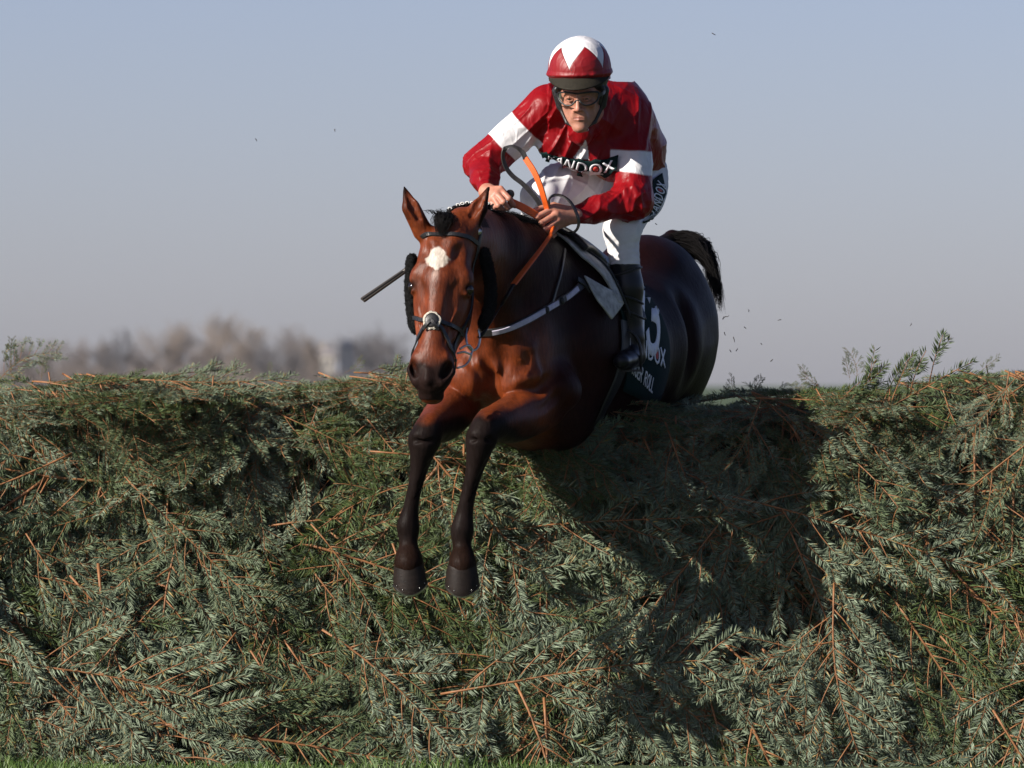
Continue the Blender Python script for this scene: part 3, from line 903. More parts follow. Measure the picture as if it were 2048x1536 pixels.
    # --- hind legs, tucked up beyond the fence
    for sx, sgn in ((1300, 1), (1215, -1)):
        q = [(sx + 15, 720, 2.0, .16), (sx + 5, 800, 1.93, .115), (sx + 12, 850, 2.13, .07), (sx + 18, 900, 2.33, .05), (sx + 14, 940, 2.20, .036), (sx + 8, 985, 2.03, .034), (sx + 6, 1000, 1.98, .042), (sx + 8, 1020, 2.0, .035), (sx + 10, 1045, 2.04, .048)]
        for a, b in zip(q[:-1], q[1:]):
            A(Cone(P(*a[:3]), P(*b[:3]), a[3], b[3], HS, .85), .04 if a[3] > .06 else .015)
    # tail dock
    A(Cone(P(1310, 505, 2.28), P(1345, 478, 2.42), .05, .035), .05)
    A(Cone(P(1345, 478, 2.42), P(1392, 512, 2.52), .035, .02), .02)
    V, F = f.mesh()
    V = smooth(V, F, 3, .5)
    N = normals(V, F)
    u, v, w = toH(V)
    head = sstep(.30, .12, V[:, 1]) * (V[:, 2] > P(0, 800, 0)[2])
    px = V[:, 0] / ((CAM_D + V[:, 1]) / CAM_D) * SC + 1024
    py = 768 - (V[:, 2] - CAM_Z) / ((CAM_D + V[:, 1]) / CAM_D) * SC
    # real relief: muscle ripple on the trunk, skin folds on the breast
    d = 0.003 * vnoise(V, 2.5, 3) * (1 - head) + 0.0006 * vnoise(V, 9, 4)
    fold = np.exp(-((px - 1075) / 45) ** 2 - ((py - 775) / 40) ** 2) * (V[:, 1] < .75)
    ph = (px * .52 + py * .85) / 7.5 + vnoise(V, 6, 8) * 1.1
    d = d + .0085 * fold * np.sin(ph)
    fold2 = np.exp(-((px - 960) / 45) ** 2 - ((py - 760) / 45) ** 2) * (V[:, 1] < .75)
    d = d + .0050 * fold2 * np.sin((px * .9 - py * .4) / 5 + vnoise(V, 8, 9) * 1.4)
    fold3 = np.exp(-((px - 1000) / 60) ** 2 - ((py - 700) / 45) ** 2) * (V[:, 1] < .75)
    d = d + .0052 * fold3 * np.sin((px * .95 + py * .12) / 8 + vnoise(V, 5, 11) * 1.2)
    V = V + N * d[:, None]
    # --- coat colour, with shade on trunk, neck and shoulder painted in
    nz = vnoise(V, 12, 21); nz2 = vnoise(V, 60, 22); nz3 = vnoise(V, 3, 23)
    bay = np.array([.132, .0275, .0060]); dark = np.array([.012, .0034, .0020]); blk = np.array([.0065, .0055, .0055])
    C = np.tile(bay, (len(V), 1)) * (1 + .10 * nz + .05 * nz2)[:, None]
    def blend(mask, col):
        nonlocal C
        C = C * (1 - mask[:, None]) + np.array(col)[None] * mask[:, None]
    blend(sstep(.55, .95, V[:, 1]) * .92, dark)  # trunk and quarters: their shade put into the coat colour
    blend(sstep(.14, .34, V[:, 1]) * sstep(720, 600, py) * .9, dark)  # neck: painted shade, nearly black
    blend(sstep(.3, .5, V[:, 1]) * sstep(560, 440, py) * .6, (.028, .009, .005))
    blend(sstep(1080, 1125, px) * sstep(.30, .45, V[:, 1]) * .85, dark)  # shoulder turned from the sun: shade painted over the bay
    crest = sstep(.05, .16, V[:, 1]) * sstep(.85, .6, V[:, 1])
    # face tints
    fm = head * sstep(.02, .12, v)
    blend(fm * sstep(.035, .02, np.abs(u)) * sstep(.20, .28, v) * sstep(.5, .42, v) * .35 * sstep(-.06, -.02, w), (.078, .024, .012))
    blend(fm * np.exp(-((np.abs(u) - .055) / .03) ** 2 - ((v - .22) / .05) ** 2) * .5, (.064, .019, .008))
    blend(fm * sstep(.470, .535, v + .01 * nz - .25 * np.clip(np.abs(u) - .035, 0, .05) * -1) * .96, (.012, .009, .009))
    blend(fm * np.exp(-((np.abs(u) - .098) / .018) ** 2 - ((v - .218) / .024) ** 2) * .9, blk)
    # white star
    su, sv = u + .010, v - .128
    star = ((np.abs(su) / .046) ** 1.45 + (np.abs(sv) / .046) ** 1.45) ** .69 - .05 * np.cos(4 * np.arctan2(sv, su + 1e-6)) ** 2 + .07 * nz2 + .05 * nz
    star = star + sstep(0, .05, sv) * .12 * (np.abs(su) / .03)
    blend(head * sstep(1.06, .86, star) * (w > -.08), (.60, .57, .53))
    blend(head * sstep(.018, .004, np.abs(su - .002)) * sstep(.035, .055, sv) * sstep(.095, .06, sv) * .35 * (w > -.05), (.6, .5, .45))
    # ears
    for b, t in ((P(845, 462, .04), P(807, 371, .03)), (P(936, 458, .05), P(979, 372, .08))):
        ax = nrm(t - b); h = (V - b) @ ax; L_ = np.linalg.norm(t - b)
        rad = np.linalg.norm(V - b - h[:, None] * ax, axis=1)
        near = (rad < .045) & (h > .0)
        blend(near * sstep(.66, .95, h / L_) * .95, blk)
    er = (py < 455) & (V[:, 1] < .15) & (px > 955 + (455 - py) * .26)
    blend(er * .92, blk)
    er = (py < 440) & (V[:, 1] < .15) & (px < 812 + np.clip(py - 415, 0, 50) * .45)
    blend(er * .5, blk)
    # black legs
    lg = (py > 815) & (V[:, 1] < .62) & (px < 1100)
    lim = np.where(px < 900, 832 + (900 - px) * .1, 828 + np.clip(px - 1010, 0, 200) * .5)
    blend(lg * sstep(-22, 22, py - lim + 9 * nz), (.0110, .0078, .0074))
    blend(lg * sstep(1070, 1105, py) * .7, (.018, .009, .006))
    blend(((V[:, 1] > 1.6) & (py > 840)) * 1.0, blk)
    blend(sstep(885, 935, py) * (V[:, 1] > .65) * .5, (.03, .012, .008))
    dk = np.exp(-((px - 1345) / 60) ** 2 - ((py - 490) / 22) ** 2) * (V[:, 1] > 2.2); blend(np.clip(dk * 1.5, 0, 1), blk)
    root = empty('race_horse', P(1120, 900, .8))
    tag(root, 'bay racehorse with a white star jumping the spruce fence under its rider', 'horse')
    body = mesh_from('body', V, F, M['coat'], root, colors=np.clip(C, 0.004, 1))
    bvh = bvh_of(V, F)
    # eyes
    for s in (-1, 1):
        Vv, Ff = uv_sphere(HL(s * .099, .218, -.050), (.020, .020, .021))
        mesh_from('eye', Vv, Ff, M['eye'], root)
    # hooves
    for k in (0, 1):
        L = leg_pts(k)[-1]
        top = P(L[0] - 1, L[1] - 8, .18); bot = P(L[0] + (4 if k == 0 else 0), 1182 if k == 0 else 1185, .205)
        hoof(root, top, bot, k)
    for sx in (1300, 1215):
        hoof(root, P(sx + 10, 1040, 2.04), P(sx + 4, 1090, 2.10), 2)
    return root, bvh


def uv_sphere(c, r, axes=None, nu=24, nv=14):
    A = np.eye(3) if axes is None else np.array([nrm(a) for a in axes])
    V, F = [], []
    for j in range(nv + 1):
        th = PI * j / nv
        for i in range(nu):
            ph = 2 * PI * i / nu
            q = np.array([math.sin(th) * math.cos(ph) * r[0], math.sin(th) * math.sin(ph) * r[1], math.cos(th) * r[2]])
            V.append(np.asarray(c) + q @ A)
    for j in range(nv):
        for i in range(nu):
            F.append((j * nu + i, (j + 1) * nu + i, (j + 1) * nu + (i + 1) % nu, j * nu + (i + 1) % nu))
    return V, F


def hoof(root, top, bot, k):
    ax = nrm(bot - top); L = np.linalg.norm(bot - top)
    side = nrm(np.cross(ax, [0, 1, 0])); fw = nrm(np.cross(side, ax)); fw = fw if fw[1] < 0 else -fw
    V, F = [], []; seg = 32
    rings = [(-.1, .5), (.0, .9), (.12, 1.05), (.2, 1.07), (.5, 1.16), (.8, 1.21), (.94, 1.22), (1.0, 1.18), (1.0, 1.0), (.93, .85)]
    for i, (h, s) in enumerate(rings):
        for a in range(seg):
            t = 2 * PI * a / seg
            c, sn = math.cos(t), math.sin(t)
            rr = .0500 * s * (1 + .01 * math.sin(5 * t + i))
            depth = 1.0 if sn > 0 else .82
            hh = h * L - max(h, 0) ** 2 * .030 * c * c
            V.append(top + ax * hh + side * rr * c + fw * rr * depth * sn + fw * .010 * h)
    for i in range(len(rings) - 1):
        for a in range(seg):
            F.append((i * seg + a, i * seg + (a + 1) % seg, (i + 1) * seg + (a + 1) % seg, (i + 1) * seg + a))
    F.append(tuple(range(seg - 1, -1, -1)))
    F.append(tuple((len(rings) - 1) * seg + a for a in range(seg)))
    h = mesh_from('hoof', V, F, M['hoof'], root)
    if k < 2:      # racing plate
        pts = []
        for a in np.linspace(-.15 * PI, 1.15 * PI, 30):
            c, sn = math.cos(a), math.sin(a)
            pts.append(top + ax * (L + .001 - .030 * c * c) + side * .0580 * c + fw * (.0580 * sn + .010))
        ribbon('horseshoe', pts, [ax] * len(pts), .013, .006, M['steel'], h)
        nails = []
        for a in (.18, .32, .66, .8):
            a *= PI
            p = top + ax * (L - .016 - .027 * math.cos(a) ** 2) + side * .0607 * math.cos(a) + fw * (.0607 * math.sin(a) + .010)
            nails.append(p)
        NV, NF = [], []
        for p in nails:
            v2, f2 = uv_sphere(p, (.0022, .0022, .0022), nu=6, nv=4); o = len(NV)
            NV += v2; NF += [tuple(i + o for i in q) for q in f2]
        mesh_from('nail_heads', NV, NF, M['steel'], h)


def hair_strands(name, roots, mat, parent, width=.0012):
    """roots = list of polylines; each becomes a thin three-sided strand"""
    V, F = [], []
    for pl in roots:
        n = len(pl); o = len(V)
        for i, p in enumerate(pl):
            t = nrm(pl[min(i + 1, n - 1)] - pl[max(i - 1, 0)])
            a = nrm(np.cross(t, [.3, -.8, .5])); b = np.cross(t, a)
            r = width * (1 - .8 * i / (n - 1))
            for k in range(3):
                th = 2 * PI * k / 3
                V.append(p + r * (math.cos(th) * a + math.sin(th) * b))
        for i in range(n - 1):
            for k in range(3):
                F.append((o + i * 3 + k, o + i * 3 + (k + 1) % 3, o + i * 3 + 3 + (k + 1) % 3, o + i * 3 + 3 + k))
    return mesh_from(name, V, np.array(F), mat, parent, smooth=True)


def build_hair(root):
    rs = np.random.RandomState(3)
    # forelock: bunch falling over the brow between the ears
    S = []
    for i in range(520):
        a = rs.normal(0, 1, 3)
        b = P(892 + a[0] * 8, 424 + abs(a[1]) * 4, .06 + a[2] * .012)
        e = P(881 + a[0] * 4 + rs.normal(0, 3), 462 + rs.normal(0, 6), -.035)
        m = (b + e) / 2 + np.array([rs.normal(0, .006) + a[0] * .004, -.030 + rs.normal(0, .005), .010 + rs.normal(0, .004)])
        S.append(np.array(catmull([b, m, e], 4)))
    for i in range(40):
        b = P(882 + rs.normal(0, 10), 428, .03)
        e = b + np.array([rs.normal(-.015, .018), rs.normal(0, .02), abs(rs.normal(.006, .008))])
        S.append(np.array(catmull([b, (b + e) / 2 + [0, 0, .01], e], 3)))
    hair_strands('forelock', S, M['hair_black'], root, .0011)
    # plaited mane: row of bobbles along the crest, each tied with a white band
    crest = catmull([P(900, 422, .08), P(925, 412, .15), P(955, 410, .26), P(985, 413, .36)], 6)
    white = simple_mat('plait_band', (.7, .7, .68), .5)
    for i, p in enumerate(crest[::2][:9]):
        V, F = uv_sphere(p, (.013, .017, .014), nu=14, nv=8)
        V = [v + .0022 * math.sin(60 * v[2] * 10 + i) * nrm(v - p) for v in V]
        b = mesh_from('mane_plait', V, F, M['hair_black'], root)
        q = p + np.array([0, -.012, .009])
        ring = [q + .0065 * np.array([math.cos(t), 0, math.sin(t) * .6]) for t in np.linspace(0, 2 * PI, 10, endpoint=False)]
        if i % 2 == 0 or i > 2: tube('plait_tie', ring, .0022, white, b, seg=6, closed=True)
    # rest of the mane: short black hair lying along the crest
    S = []
    path = catmull([P(900, 430, .07), P(945, 420, .24), P(990, 420, .42), P(1040, 434, .62), P(1085, 455, .82), P(1130, 488, 1.0)], 8)
    for i in range(2600):
        k = rs.randint(0, len(path) - 1); b = path[k] + (path[k + 1] - path[k]) * rs.rand() + np.array([rs.normal(0, .012), 0, -.018])
        s = 1 if rs.rand() < .75 else -1
        m = b + np.array([s * .018, .01, .010 + abs(rs.normal(0, .003))]); e = b + np.array([s * rs.uniform(.04, .075), rs.normal(.02, .012), -.012 + rs.normal(0, .012)])
        S.append(np.array(catmull([b, m, e], 3)))
    hair_strands('mane', S, M['hair_black'], root, .0014)
    # tail streaming up and back, then down
    S = []
    for i in range(2600):
        t = rs.rand(); a = rs.normal(0, 1, 3)
        b = P(1298 + 92 * t + a[0] * 3, 484 - 10 * math.sin(t * 2.4) + 26 * t * t + a[1] * 2, 2.36 + .16 * t)
        L = rs.uniform(.5, 1.0); q = rs.rand()
        e = P(1392 + 34 * q * L + 20 * t + rs.normal(0, 2), 478 + 84 * (q ** 1.3) * L + 22 * t + rs.normal(0, 2), 2.5 + .08 * a[2])
        m = (b + e) / 2 + np.array([.025 + .006 * a[0], 0, .036 * (1 - .4 * q) + .004 * a[1]])
        g = e + np.array([.010 * a[1] + .035 * (1 - q) * L, 0, -.015 - .09 * q * L])
        S.append(np.array(catmull([b, m, e, g], 4)))
    hair_strands('tail', S, M['hair_black'], root, .0016)

# ---------------------------------------------------------------- the jockey
def cloth_mat(name, rough, spec, bump, attr=True, col=(1, 1, 1), sheen=0.0, scale=34, fine=900, aniso=(1, 1, 1)):
    m, n, l, b = new_mat(name)
    if attr:
        a = n.new('ShaderNodeAttribute'); a.attribute_name = 'Col'; src = a.outputs[0]
    else:
        rgb = n.new('ShaderNodeRGB'); rgb.outputs[0].default_value = (*col, 1); src = rgb.outputs[0]
    t = noise_node(n, l, 22, 3)
    rp = ramp(n, l, t.outputs[0], [(0.3, (.88, .88, .88)), (0.7, (1.05, 1.05, 1.05))])
    mx = n.new('ShaderNodeMix'); mx.data_type = 'RGBA'; mx.blend_type = 'MULTIPLY'; mx.inputs[0].default_value = 1
    l.new(src, mx.inputs[6]); l.new(rp.outputs[0], mx.inputs[7]); l.new(mx.outputs[2], b.inputs['Base Color'])
    b.inputs['Roughness'].default_value = rough; b.inputs['Specular IOR Level'].default_value = spec
    b.inputs['Sheen Weight'].default_value = sheen
    t1 = noise_node(n, l, scale, 3, stretch=aniso); t2 = noise_node(n, l, fine, 2)
    t1.inputs['Distortion'].default_value = .8; t1.inputs['Detail'].default_value = 1.5
    b1 = n.new('ShaderNodeBump'); b1.inputs['Strength'].default_value = bump; b1.inputs['Distance'].default_value = .012
    b2 = n.new('ShaderNodeBump'); b2.inputs['Strength'].default_value = .15; b2.inputs['Distance'].default_value = .001
    l.new(t1.outputs[0], b1.inputs['Height']); l.new(t2.outputs[0], b2.inputs['Height'])
    l.new(b1.outputs[0], b2.inputs['Normal']); l.new(b2.outputs[0], b.inputs['Normal'])
    return m

RED, WHITE, GREEN = (.205, .004, .007), (.68, .67, .68), (.004, .018, .018)
M['silk'] = cloth_mat('red_silk', .38, .15, .50, scale=30, aniso=(1, 1, .55))
M['breech'] = cloth_mat('white_breeches', .75, .3, .15, scale=16)
M['cap'] = cloth_mat('cap_silk', .48, .4, .18, scale=30)
M['skin'] = None
m, n, l, b = new_mat('skin'); M['skin'] = m
a = n.new('ShaderNodeAttribute'); a.attribute_name = 'Col'
t = noise_node(n, l, 70, 4); rp = ramp(n, l, t.outputs[0], [(.3, (.84, .78, .76)), (.7, (1.08, 1.05, 1.04))])
mx = n.new('ShaderNodeMix'); mx.data_type = 'RGBA'; mx.blend_type = 'MULTIPLY'; mx.inputs[0].default_value = 1
l.new(a.outputs[0], mx.inputs[6]); l.new(rp.outputs[0], mx.inputs[7]); l.new(mx.outputs[2], b.inputs['Base Color'])
b.inputs['Roughness'].default_value = .5; b.inputs['Subsurface Weight'].default_value = .12
b.inputs['Subsurface Radius'].default_value = (.008, .003, .0015); b.inputs['Subsurface Scale'].default_value = 1.0
t2 = noise_node(n, l, 260, 3); bp = n.new('ShaderNodeBump'); bp.inputs['Strength'].default_value = .3; bp.inputs['Distance'].default_value = .0012
l.new(t2.outputs[0], bp.inputs['Height']); l.new(bp.outputs[0], b.inputs['Normal'])
M['boot'] = simple_mat('black_boot_leather', (.009, .009, .012), .32, .3, 25, .25, 40, coat=0, spec=.3, bdist=.004)
M['black'] = simple_mat('black_leather', (.012, .012, .013), .42, .3, 60, .3, 300)
M['fleece'] = simple_mat('black_sheepskin', (.008, .008, .008), .9, .5, 120, .9, 350, spec=.1, bdist=.006)
M['wfleece'] = simple_mat('cream_sheepskin', (.62, .57, .48), .9, .4, 120, .9, 300, spec=.1, bdist=.006)
M['orange'] = simple_mat('orange_rubber', (.70, .108, .010), .5, .15, 60, .3, 300)
M['green'] = simple_mat('dark_green_cloth', GREEN, .85, .2, 50, .25, 60, spec=.12)
M['print'] = simple_mat('white_print', (.74, .75, .78), .6, .06, 50)
M['redprint'] = simple_mat('red_print', (.42, .03, .02), .6, .06, 50)
M['dark_iron'] = simple_mat('dark_iron', (.03, .03, .032), .4, .3, 50, metal=.6)
M['peak'] = simple_mat('peak_fabric', (.022, .019, .013), .7, .3, 80, .3, 400, spec=.15)
M['whitepad'] = simple_mat('soiled_white_pad', (.40, .40, .38), .75, .45, 30, .4, 80)

# head frame
J0 = P(1156, 196, .60)
Jw = nrm([-.13, -.98, -.12]); Jv = nrm(np.array([.035, .10, -1.0]) - Jw * (np.array([.035, .10, -1.0]) @ Jw)); Ju = nrm(np.cross(Jw, Jv)); Ju = Ju if Ju[0] > 0 else -Ju
JA = (Ju, Jv, Jw)
def JL(u, v, w): return J0 + Ju * u + Jv * v + Jw * w

SHA, SHB = P(1088, 214, .92), P(1264, 236, 1.04)         # shoulders
ELA, ELB = P(968, 330, .92), P(1268, 400, .92)           # elbows
WRA, WRB = P(974, 384, .69), P(1150, 431, .77)           # wrists
KNA, KNB = P(1082, 396, .98), P(1243, 460, .98)
ANA, ANB = P(1045, 640, 1.15), P(1266, 690, 1.00)
HIA, HIB = P(1205, 362, 1.36), P(1283, 375, 1.36)

FING_B = [[(1106, 417, .71, .0115), (1075, 433, .68, .0105), (1078, 444, .71, .009), (1090, 446, .73, .008)],
          [(1113, 428, .705, .0118), (1083, 446, .675, .0108), (1086, 456, .705, .0095), (1098, 456, .725, .008)],
          [(1117, 440, .71, .0112), (1091, 459, .68, .0102), (1094, 467, .71, .009), (1103, 465, .725, .008)],
          [(1117, 452, .72, .0098), (1102, 468, .695, .0088), (1104, 474, .72, .008), (1110, 470, .735, .007)],
          [(1138, 420, .75, .014), (1108, 411, .755, .0125), (1084, 416, .735, .011), (1070, 420, .715, .009)]]
FING_A = [[(1001, 378, .64, .0112), (1018, 397, .615, .0102), (1026, 409, .635, .009), (1020, 414, .66, .008)],
          [(993, 386, .632, .0115), (1007, 404, .605, .0104), (1016, 416, .625, .0092), (1012, 418, .65, .008)],
          [(986, 394, .632, .011), (997, 411, .608, .010), (1005, 420, .628, .0088), (1002, 420, .652, .008)],
          [(980, 401, .64, .0098), (988, 415, .618, .0088), (994, 421, .636, .008), (993, 420, .655, .007)],
          [(984, 380, .69, .0135), (1004, 382, .685, .0125), (1020, 398, .672, .011), (1030, 412, .655, .0092)]]


def body_prims():
    """(primitive, blend, tag)"""
    L = []
    def c(a, b, ra, rb, k, tg, side=None, w=1): L.append((Cone(a, b, ra, rb, side, w), k, tg))
    def e(cn, r, axs, k, tg): L.append((Ell(cn, r, axs), k, tg))
    # torso
    c(SHA + [.03, .03, 0], SHB + [-.03, .02, 0], .062, .066, .05, 'torso')
    c(P(1180, 232, 1.0), P(1212, 300, 1.18), .105, .105, .06, 'torso')
    c(P(1212, 300, 1.18), P(1255, 335, 1.38), .105, .115, .06, 'torso')
    e(P(1225, 212, 1.10), (.115, .12, .080), None, .06, 'torso')
    e(P(1272, 285, 1.30), (.085, .12, .11), None, .06, 'torso')
    e(P(1250, 350, 1.40), (.130, .12, .10), None, .05, 'pelvis')
    # neck
    c(JL(0, .055, -.095), P(1178, 225, .95), .052, .062, .04, 'neck')
    # arms
    c(SHA, ELA, .050, .040, .04, 'armA'); c(ELA, WRA, .040, .025, .02, 'foreA')
    c(SHB, ELB, .052, .042, .04, 'armB'); c(ELB, WRB, .042, .026, .02, 'foreB')
    # legs
    c(HIA, KNA, .085, .058, .05, 'thighA'); c(KNA, (KNA * .6 + ANA * .4) + [0, .02, 0], .056, .052, .03, 'shinA'); c((KNA * .6 + ANA * .4) + [0, .02, 0], ANA, .052, .032, .02, 'shinA')
    c(HIB, KNB, .082, .056, .05, 'thighB'); c(KNB, (KNB * .6 + ANB * .4), .054, .046, .03, 'shinB'); c((KNB * .6 + ANB * .4), ANB, .046, .032, .02, 'shinB')
    c(ANA + [0, .03, -.04], ANA + [-.04, -.15, -.062], .022, .016, .02, 'footA')
    c(ANB + [0, .03, -.04], ANB + [-.04, -.15, -.062], .022, .016, .02, 'footB')
    # head
    e(JL(0, -.035, -.095), (.076, .10, .095), JA, .02, 'head')
    e(JL(0, .028, -.058), (.054, .090, .058), JA, .03, 'head')
    for s in (-1, 1):
        c(JL(s * .047, .040, -.070), JL(s * .015, .108, -.030), .015, .011, .025, 'head')
        c(JL(s * .012, -.020, .000), JL(s * .042, -.018, -.014), .0085, .0075, .012, 'head')
        e(JL(s * .046, .026, -.020), (.018, .012, .018), JA, .016, 'head')
        e(JL(s * .011, .043, .012), (.0070, .0060, .0085), JA, .006, 'head')
        c(JL(s * .072, -.010, -.085), JL(s * .070, .018, -.082), .014, .011, .01, 'head')
        c(JL(s * .016, .046, .000), JL(s * .026, .068, -.010), .0045, .0035, .014, 'head')
    c(JL(0, -.014, .002), JL(0, .040, .021), .0068, .0092, .010, 'head')
    e(JL(0, .072, -.017), (.030, .026, .017), JA, .020, 'head')
    e(JL(0, .112, -.020), (.022, .016, .019), JA, .018, 'head')
    for s in (-1, 1):
        c(JL(0, .0702, .0008), JL(s * .020, .0728, -.0065), .0028, .0016, .004, 'head')
        c(JL(0, .0795, .0010), JL(s * .015, .0780, -.0045), .0036, .0024, .005, 'head')
    # hands
    for W, G, m in ((WRA, FING_A, P(990, 397, .665)), (WRB, FING_B, P(1122, 440, .745))):
        for i, fg in enumerate(G):
            q = [np.array(P(*x[:3])) for x in fg]; r = [x[3] for x in fg]
            if i < 4: c(W, q[0], .022, .0125, .016, 'hand')
            else: c(W, q[0], .020, .014, .016, 'hand')
            for j in range(3): c(q[j], q[j + 1], r[j], r[j + 1], .0045, 'hand')
        e(m, (.030, .020, .024), None, .015, 'hand')
    return L


def in_poly(px, py, poly):
    inside = np.zeros(len(px), bool); n = len(poly); j = n - 1
    for i in range(n):
        xi, yi = poly[i]; xj, yj = poly[j]
        c = ((yi > py) != (yj > py)) & (px < (xj - xi) * (py - yi) / (yj - yi + 1e-9) + xi)
        inside ^= c; j = i
    return inside


def cast(bvh, px, py, off=0.0):
    o = Vector((0, -CAM_D, CAM_Z)); t = Vector(P(px, py, 0.0)); d = (t - o).normalized()
    loc, nor, i, dist = bvh.ray_cast(o, d)
    if loc is None:
        loc, nor, i, dist = bvh.find_nearest(Vector(P(px, py, 1.0)))
    if nor.dot(d) > 0: nor = -nor
    return np.array(loc) + np.array(nor) * off, np.array(nor)


def seg_t(V, a, b):
    ab = b - a; t = (V - a) @ ab / (ab @ ab)
    dist = np.linalg.norm(V - a - np.clip(t, 0, 1)[:, None] * ab, axis=1)
    return t, dist


def ridged(V, W, seed, f):
    """soft creases running along direction field W (stretched noise)"""
    U = V - (V @ nrm(W))[:, None] * nrm(W)[None] * .78
    n1 = vnoise(U, f * .62, seed, 7); n2 = vnoise(U, f * 1.15, seed + 1, 7); g = vnoise(V, 3, seed + 2)
    return (1 - np.minimum(np.abs(n1), 1)) ** 2.2 * .8 + (1 - np.minimum(np.abs(n2), 1)) ** 2.6 * .5 * sstep(-.3, .6, g)


def build_jockey():
    L = body_prims()
    root = empty('person', P(1240, 400, 1.2))
    tag(root, 'jockey in red silks with white armbands crouching over the racehorse', 'person')
    # ---- skin: one continuous body
    xs = axis(-.36, .62, .009, .0026, ((-.13, .245),)); ys = axis(.50, 1.62, .010, .0030, ((.55, .80),)); zs = axis(1.30, 2.62, .009, .0026, ((1.88, 2.10), (2.24, 2.52)))
    f = Field(xs, ys, zs)
    for p, k, tg in L: f.add(p, k)
    for s in (-1, 1):
        f.sub(Ell(JL(s * .031, .004, .004), (.016, .0105, .011), JA), .008)
        f.sub(Ell(JL(s * .0068, .048, .018), (.003, .003, .004), JA), .003)
        f.sub(Ell(JL(s * .050, .062, -.008), (.011, .024, .010), JA), .02)
    for s in (-1, 1):
        f.add(Cone(JL(s * .018, .001, .0005), JL(s * .033, -.0035, .0045), .0035, .0040), .004); f.add(Cone(JL(s * .033, -.0035, .0045), JL(s * .047, .002, -.004), .0040, .0035), .004)
        f.add(Cone(JL(s * .020, .008, .000), JL(s * .032, .0115, .0025), .003, .0035), .004); f.add(Cone(JL(s * .032, .0115, .0025), JL(s * .046, .006, -.004), .0035, .003), .004)
    for s in (-1, 1): f.sub(Cone(JL(0, .0748, .0045), JL(s * .022, .0750, -.0040), .0009, .0006), .003)
    V, F = f.mesh(); V = smooth(V, F, 2, .4)
    u, v, w = (V - J0) @ Ju, (V - J0) @ Jv, (V - J0) @ Jw
    C = np.tile((.43, .20, .135), (len(V), 1)) * (1 + .07 * vnoise(V, 40, 5))[:, None]
    fz = (w > -.06) & (np.abs(u) < .09) & (v > -.1) & (v < .14)
    def bl(mask, c):
        nonlocal C
        C = C * (1 - mask[:, None]) + np.array(c)[None] * mask[:, None]
    bl(fz * np.exp(-(u / .019) ** 4 - ((v - .0745) / .0075) ** 4) * .6, (.40, .115, .095))
    bl(fz * np.exp(-(u / .02) ** 4 - ((v - .0745) / .0016) ** 2) * .7, (.12, .03, .03))
    bl(fz * np.exp(-((np.abs(u) - .031) / .02) ** 2 - ((v - .004) / .014) ** 2) * .4, (.26, .10, .07))
    bl(fz * np.exp(-((np.abs(u) - .031) / .017) ** 4 - ((v + .018) / .004) ** 2) * .7, (.10, .055, .03))
    bl(fz * sstep(.045, .075, v + np.abs(u) * .5) * .22, (.24, .14, .11))
    bl(fz * np.exp(-(u / .016) ** 2 - ((v - .04) / .015) ** 2) * .3, (.52, .17, .12))
    hd = V[:, 1] < .80
    bl(hd * (V[:, 2] < 2.15) * np.clip(vnoise(V, 55, 9), 0, 1) * .4, (.50, .17, .12))
    mesh_from('body', V, F, M['skin'], root, colors=np.clip(C, .01, 1))
    # eyes
    for s in (-1, 1):
        c0 = JL(s * .032, .004, -.0105)
        Vv, Ff = uv_sphere(c0, (.0125, .0125, .0125), (Ju, Jv, Jw), 28, 20)
        Vv = np.array(Vv); look = nrm(Jw + Jv * .02 + Ju * -.02)
        dd = (Vv - c0) @ look / .0125
        Cc = np.where((dd > .965)[:, None], [[.005, .005, .005]], np.where((dd > .84)[:, None], [[.06, .045, .03]], [[.42, .36, .32]]))
        mesh_from('eye', Vv, Ff, simple_mat('eyeball', (1, 1, 1), .12, .02, attr=True), root, colors=Cc)
    # ---- silks
    xs = axis(-.30, .66, .0034); ys = axis(.62, 1.62, .0055); zs = axis(1.90, 2.52, .0034)
    f = Field(xs, ys, zs)
    infl = {'torso': .020, 'armA': .018, 'armB': .018}
    for p, k, tg in L:
        if tg in infl: f.add(p, max(k, .05), infl[tg])
    f.add(Cone(ELA + [.0, 0, .005], ELA * .45 + WRA * .55, .062, .052), .04); f.add(Cone(ELA * .45 + WRA * .55, WRA + nrm(ELA - WRA) * .01, .050, .028), .03)
    f.add(Cone(SHA * .5 + ELA * .5, ELA, .066, .062), .03)
    f.add(Cone(SHB * .55 + ELB * .45, ELB, .066, .062), .03)
    f.add(Cone(ELB, ELB * .4 + WRB * .6, .062, .050), .04); f.add(Cone(ELB * .4 + WRB * .6, WRB + nrm(ELB - WRB) * .006, .048, .034), .03)
    f.add(Cone(P(1110, 262, .96), P(1215, 285, 1.05), .060, .07), .05)
    f.add(Cone(P(1112, 285, .93), P(1215, 312, 1.0), .052, .060), .05)
    f.add(Cone(P(1190, 320, .98), P(1250, 330, 1.1), .060, .075), .05)
    f.add(Ell(P(1305, 298, 1.36), (.048, .08, .072)), .04)             # silks ballooning over the back
    f.add(Ell(P(1224, 193, 1.12), (.080, .12, .080)), .06)
    f.add(Ell(P(1270, 248, 1.2), (.072, .12, .090)), .06)
    f.add(Cone(P(1100, 288, .95), P(1150, 315, .96), .040, .045), .04)
    # collar
    f.add(Cone(P(1178, 212, .92), P(1165, 268, .84), .06, .045), .04)
    h0 = P(1150, 350, .95); hn = nrm([-.08, .45, -.88])
